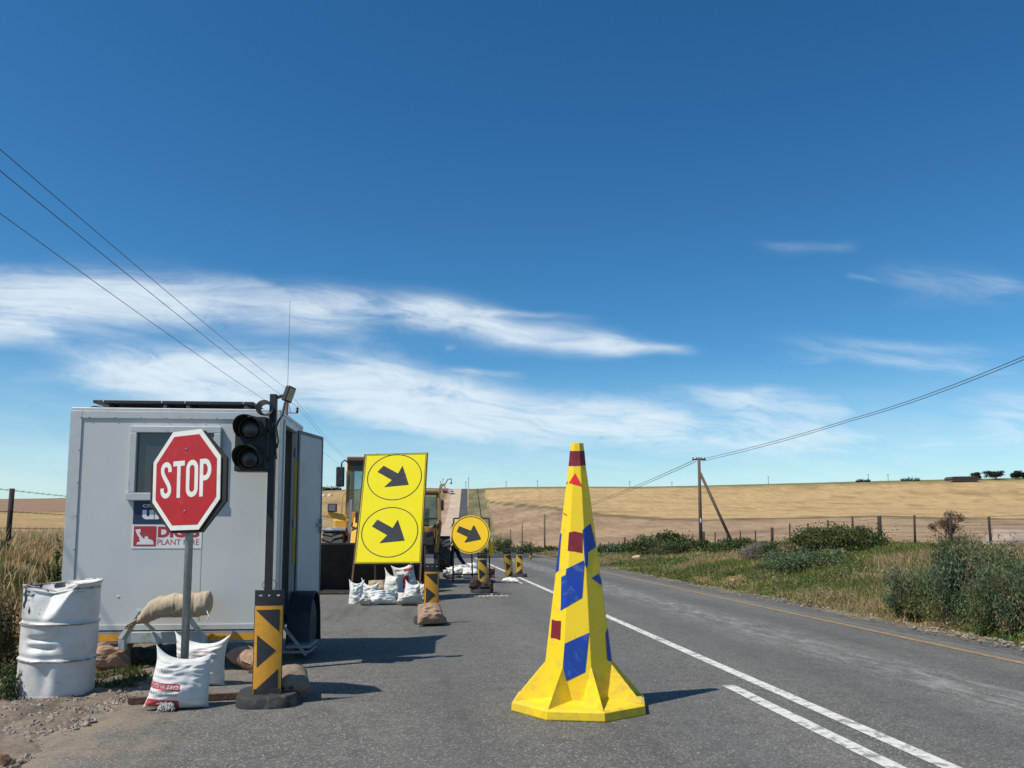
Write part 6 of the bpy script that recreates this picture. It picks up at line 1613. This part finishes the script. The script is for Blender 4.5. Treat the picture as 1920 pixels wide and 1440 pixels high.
# low scrubby herbs in the verge
n = 60000; nc = 520; cy = 9.5 * (50 / 9.5) ** RNG.random(nc); co_ = 8.6 + 9.2 * RNG.random(nc); cx = co_ + xc(cy) - 3.37
kp = fbm(cx * .35 + 31, cy * .35, 3) > .48; cx, cy = cx[kp], cy[kp]; nc = len(cx); k = RNG.integers(0, nc, n); rr = (.14 + .22 * RNG.random(nc))[k]
X = cx[k] + RNG.standard_normal(n) * rr; Y = cy[k] + RNG.standard_normal(n) * rr; Z = zg(X, Y) + np.abs(RNG.standard_normal(n)) * rr * .45
cl_ = pick([(.10, .145, .035), (.14, .18, .05), (.075, .11, .04), (.20, .20, .08), (.30, .24, .13)], [3, 3, 2, 1.5, 1.2], nc, .2)[k] * (1 + .25 * (RNG.random((n, 1)) * 2 - 1))
V, F, Cl = leaves(np.stack([X, Y, Z], -1), .03 + .0016 * Y, .45, cl_, .3); tag(fast_mesh('verge_herbs', V, F, 4, Cl, LEAF), 'low green and brownish herbs scattered through the right verge grass', 'herbs', None, 'stuff')
# bare brown tree behind the fence
d = ray(1778, 1000); Yt_ = 31.0; X = d.x / d.y * Yt_; zb = zgs(X, Yt_)
dt = thing('bare_tree', 'small brown half bare tree standing behind the right fence', 'tree', (X, Yt_, zb))
H_t = PY(1778, 955, Yt_).z - zb; tips = []; m = MB()
def branch(p, d, L, r, k):
    q = p + d * L; m.tube([p, p.lerp(q, .5) + Vector((random.uniform(-.05, .05), random.uniform(-.05, .05), 0)) * L, q], [r, r * .8, r * .6], 5); tips.append(q)
    if k == 0: return
    for _ in range(3):
        e = (d + Vector((random.uniform(-.8, .8), random.uniform(-.8, .8), random.uniform(-.1, .6)))).normalized(); branch(q, e, L * random.uniform(.55, .8), r * .6, k - 1)
for (dx, s_) in ((-.35, .8), (.05, 1.0), (.4, .75)): branch(Vector((0, 0, -.05)), Vector((dx, 0, 1)).normalized(), H_t * .34 * s_, .035, 4)
m.build('trunk', STEM, dt)
tp = np.array([list(t) for t in tips]); k = RNG.integers(0, len(tp), 2600); P = tp[k] + RNG.standard_normal((2600, 3)) * .06
V, F, Cl = leaves(P, np.full(2600, .06), .5, pick([(.12, .075, .045), (.09, .06, .04), (.16, .11, .06)], [1, 1, 1], 2600)); f = fast_mesh('crown', V, F, 4, Cl, LEAF); f.parent = dt
shrub('low brown dry scrub at the foot of the bare tree', 1800, 1004, 29.5, 60, 2500, .06, .3, [(.17, .12, .07), (.12, .09, .05)], [1, 1])
# skyline trees
for (x, yt, w, lb) in ((1832, 886, 22, 'leftmost dark skyline tree touching the farm shed'), (1866, 883, 40, 'widest dark skyline tree right of the farm shed'), (1904, 883, 20, 'rounded dark skyline tree near the right edge'), (1922, 886, 18, 'dark skyline tree cut by the right edge')):
    Y = 545; d = ray(x, 890); X = d.x / d.y * Y; zb = zgs(X, Y); h = PY(x, yt, Y).z - zb; w_ = w / 1553 * Y / 2
    o = thing('tree', lb, 'tree', (X, Y, zb), 0, 'dark trees on the skyline')
    MB().tube([(0, 0, -.3), (.1, 0, h * .5)], [.45, .25], 7).build('trunk', STEM, o)
    n = 2600; nc = 26; c_ = np.stack([RNG.normal(0, .42, nc) * w_, RNG.normal(0, .42, nc) * w_, h * (.60 + .22 * RNG.standard_normal(nc).clip(-1.2, 1.2))], -1)
    P = c_[RNG.integers(0, nc, n)] + RNG.standard_normal((n, 3)) * np.array([w_ * .16, w_ * .16, h * .09]); P[:, 2] = np.clip(P[:, 2], h * .15, h)
    V, F, Cl = leaves(P, np.full(n, .8), .6, pick([(.022, .030, .018), (.035, .042, .024)], [1, 1], n)); f = fast_mesh('crown', V, F, 4, Cl, LEAF); f.parent = o
n = 1600; Xb = []; 
for (x0, x1) in ((1605, 1632), (1690, 1725), (640, 600), (596, 640)):
    for _ in range(400):
        x = random.uniform(x0, x1); d = ray(x, 905); Xb.append((d.x / d.y * 547, 547 + random.uniform(-1, 1)))
Xb = np.array(Xb); P = np.stack([Xb[:, 0], Xb[:, 1], zg(Xb[:, 0], Xb[:, 1]) + np.abs(RNG.standard_normal(len(Xb))) * 1.0], -1)
V, F, Cl = leaves(P, np.full(len(P), .9), .6, pick([(.03, .04, .022)], [1], len(P))); tag(fast_mesh('skyline_scrub', V, F, 4, Cl, LEAF), 'patches of low dark scrub along the far skyline', 'scrub', None, 'stuff')

# ================================================================ stones, litter, boulders
def rocks(name, pts, sizes, material, label, cat, kind='stuff'):
    m0 = MB().sphere((0, 0, 0), 1, 4); base = np.array(m0.v); fl = m0.f
    V = []; Fq = []; o = 0
    for (x, y, z), s_ in zip(pts, sizes):
        q = base * (1 + .35 * RNG.standard_normal((len(base), 1)).clip(-1, 1)) * s_ * np.array([1, 1, .65]) * (.8 + .5 * RNG.random(3))
        V.append(q + np.array([x, y, z])); Fq += [tuple(i + o for i in f) for f in fl]; o += len(base)
    m = MB(); m.v = [tuple(p) for p in np.concatenate(V)]; m.f = Fq; m.mi = [0] * len(Fq)
    ob = m.build(name, material, None); tag(ob, label, cat, None, kind); return ob
STN = mat('grey_brown_stone', (.28, .235, .185), .9, var=.45, scale=25)
n = 9000; X = -2.5 - 3.2 * RNG.random(n) ** 1.5; Y = 5.2 + 6.5 * RNG.random(n) ** 1.4; k = fbm(X * 1.6, Y * 1.6, 3) > .40; X, Y = X[k], Y[k]
rocks('gravel', list(zip(X, Y, zg(X, Y) + .004)), .006 + .026 * RNG.random(len(X)) ** 3, STN, 'loose gravel and small stones on the dirt shoulder around the drum', 'gravel')
n = 500; X = -2.2 + 5.0 * RNG.random(n) ** 1.6; Y = 5.5 + 9 * RNG.random(n) ** 1.3
rocks('road_grit', list(zip(X, Y, 0 * X + .002)), .003 + .007 * RNG.random(n) ** 3, STN, 'scattered small stones lying on the road surface', 'stones')
n = 900; Y = 9 + 30 * RNG.random(n) ** 1.5; X = 7.6 + .75 * RNG.random(n)
rocks('shoulder_gravel', list(zip(X, Y, zg(X, Y) + .01)), .010 + .022 * RNG.random(n) ** 3, STN, 'loose stones along the right gravel shoulder', 'gravel')
def boulder(name, label, x, ybase, Y, wpx, hpx, material, seed, cat='rock', depth=.8, amp=.25, sink=.3):
    d = ray(x, ybase); X = d.x / d.y * Y; w = wpx / 1553 * Y / 2; h = hpx / 1553 * Y
    b = MB().sphere((0, 0, 0), 1, 16); off = Vector((seed * 3.7, seed * 1.3, seed))
    m = MB(); m.v = [tuple(Vector((q[0] * w, q[1] * w * depth, q[2] * h)) * (1 + amp * mnoise.noise(Vector(q) * 1.3 + off) + amp * .4 * mnoise.noise(Vector(q) * 4 + off))) for q in b.v]; m.f = b.f; m.mi = b.mi
    o = m.build(name, material, None, smooth=True); o.location = (X, Y, zgs(X, Y)); tag(o, label, cat); return o
PR = mat('pink_grey_rock', (.33, .25, .20), .9, var=.25, scale=1.2, dirt=(.22, .19, .16), dirt_amt=.5, dscale=1.0, bump=.5, bscale=6)
BR = mat('beige_stone', (.55, .44, .30), .85, var=.2, scale=4, bump=.4, bscale=14)
boulder('boulder', 'broad pinkish granite boulder behind the fence at the right edge', 1893, 1010, 36, 110, 36, PR, 3)
boulder('rock', 'angular beige rock lying among the bushes right of the cone', 1194, 1044, 42, 18, 9, BR, 7, amp=.5)
boulder('rock', 'small pale stone near the trampled soil on the right verge', 1240, 1066, 30, 20, 5, BR, 9)
boulder('rock', 'small grey rock at the foot of the bare tree', 1756, 1017, 32, 14, 8, PR, 12)
boulder('litter', 'scrap of white litter on the bare soil under the right shrubs', 1778, 1166, 13.9, 9, 4, WHT, 15, 'litter', amp=.6)
boulder('rock', 'reddish clod of earth at the far left bottom corner of the road edge', 8, 1400, 5.85, 34, 22, mat('red_clod', (.20, .11, .07), .95, var=.3, scale=12, bump=.5), 17, amp=.4)
# two sunken stakes of rubble at the base of the hole beside delineator and frayed rubble
n = 120; q = G(905, 1118); X = q.x - .5 + 1.1 * RNG.random(n); Y = q.y - .25 + .35 * RNG.random(n)
rocks('rubble', list(zip(X, Y, 0 * X + .01)), .012 + .03 * RNG.random(n) ** 2, mat('pale_rubble', (.42, .36, .28), .9, var=.3, scale=20), 'pale rubble at the foot of the delineator before the round sign', 'rubble')
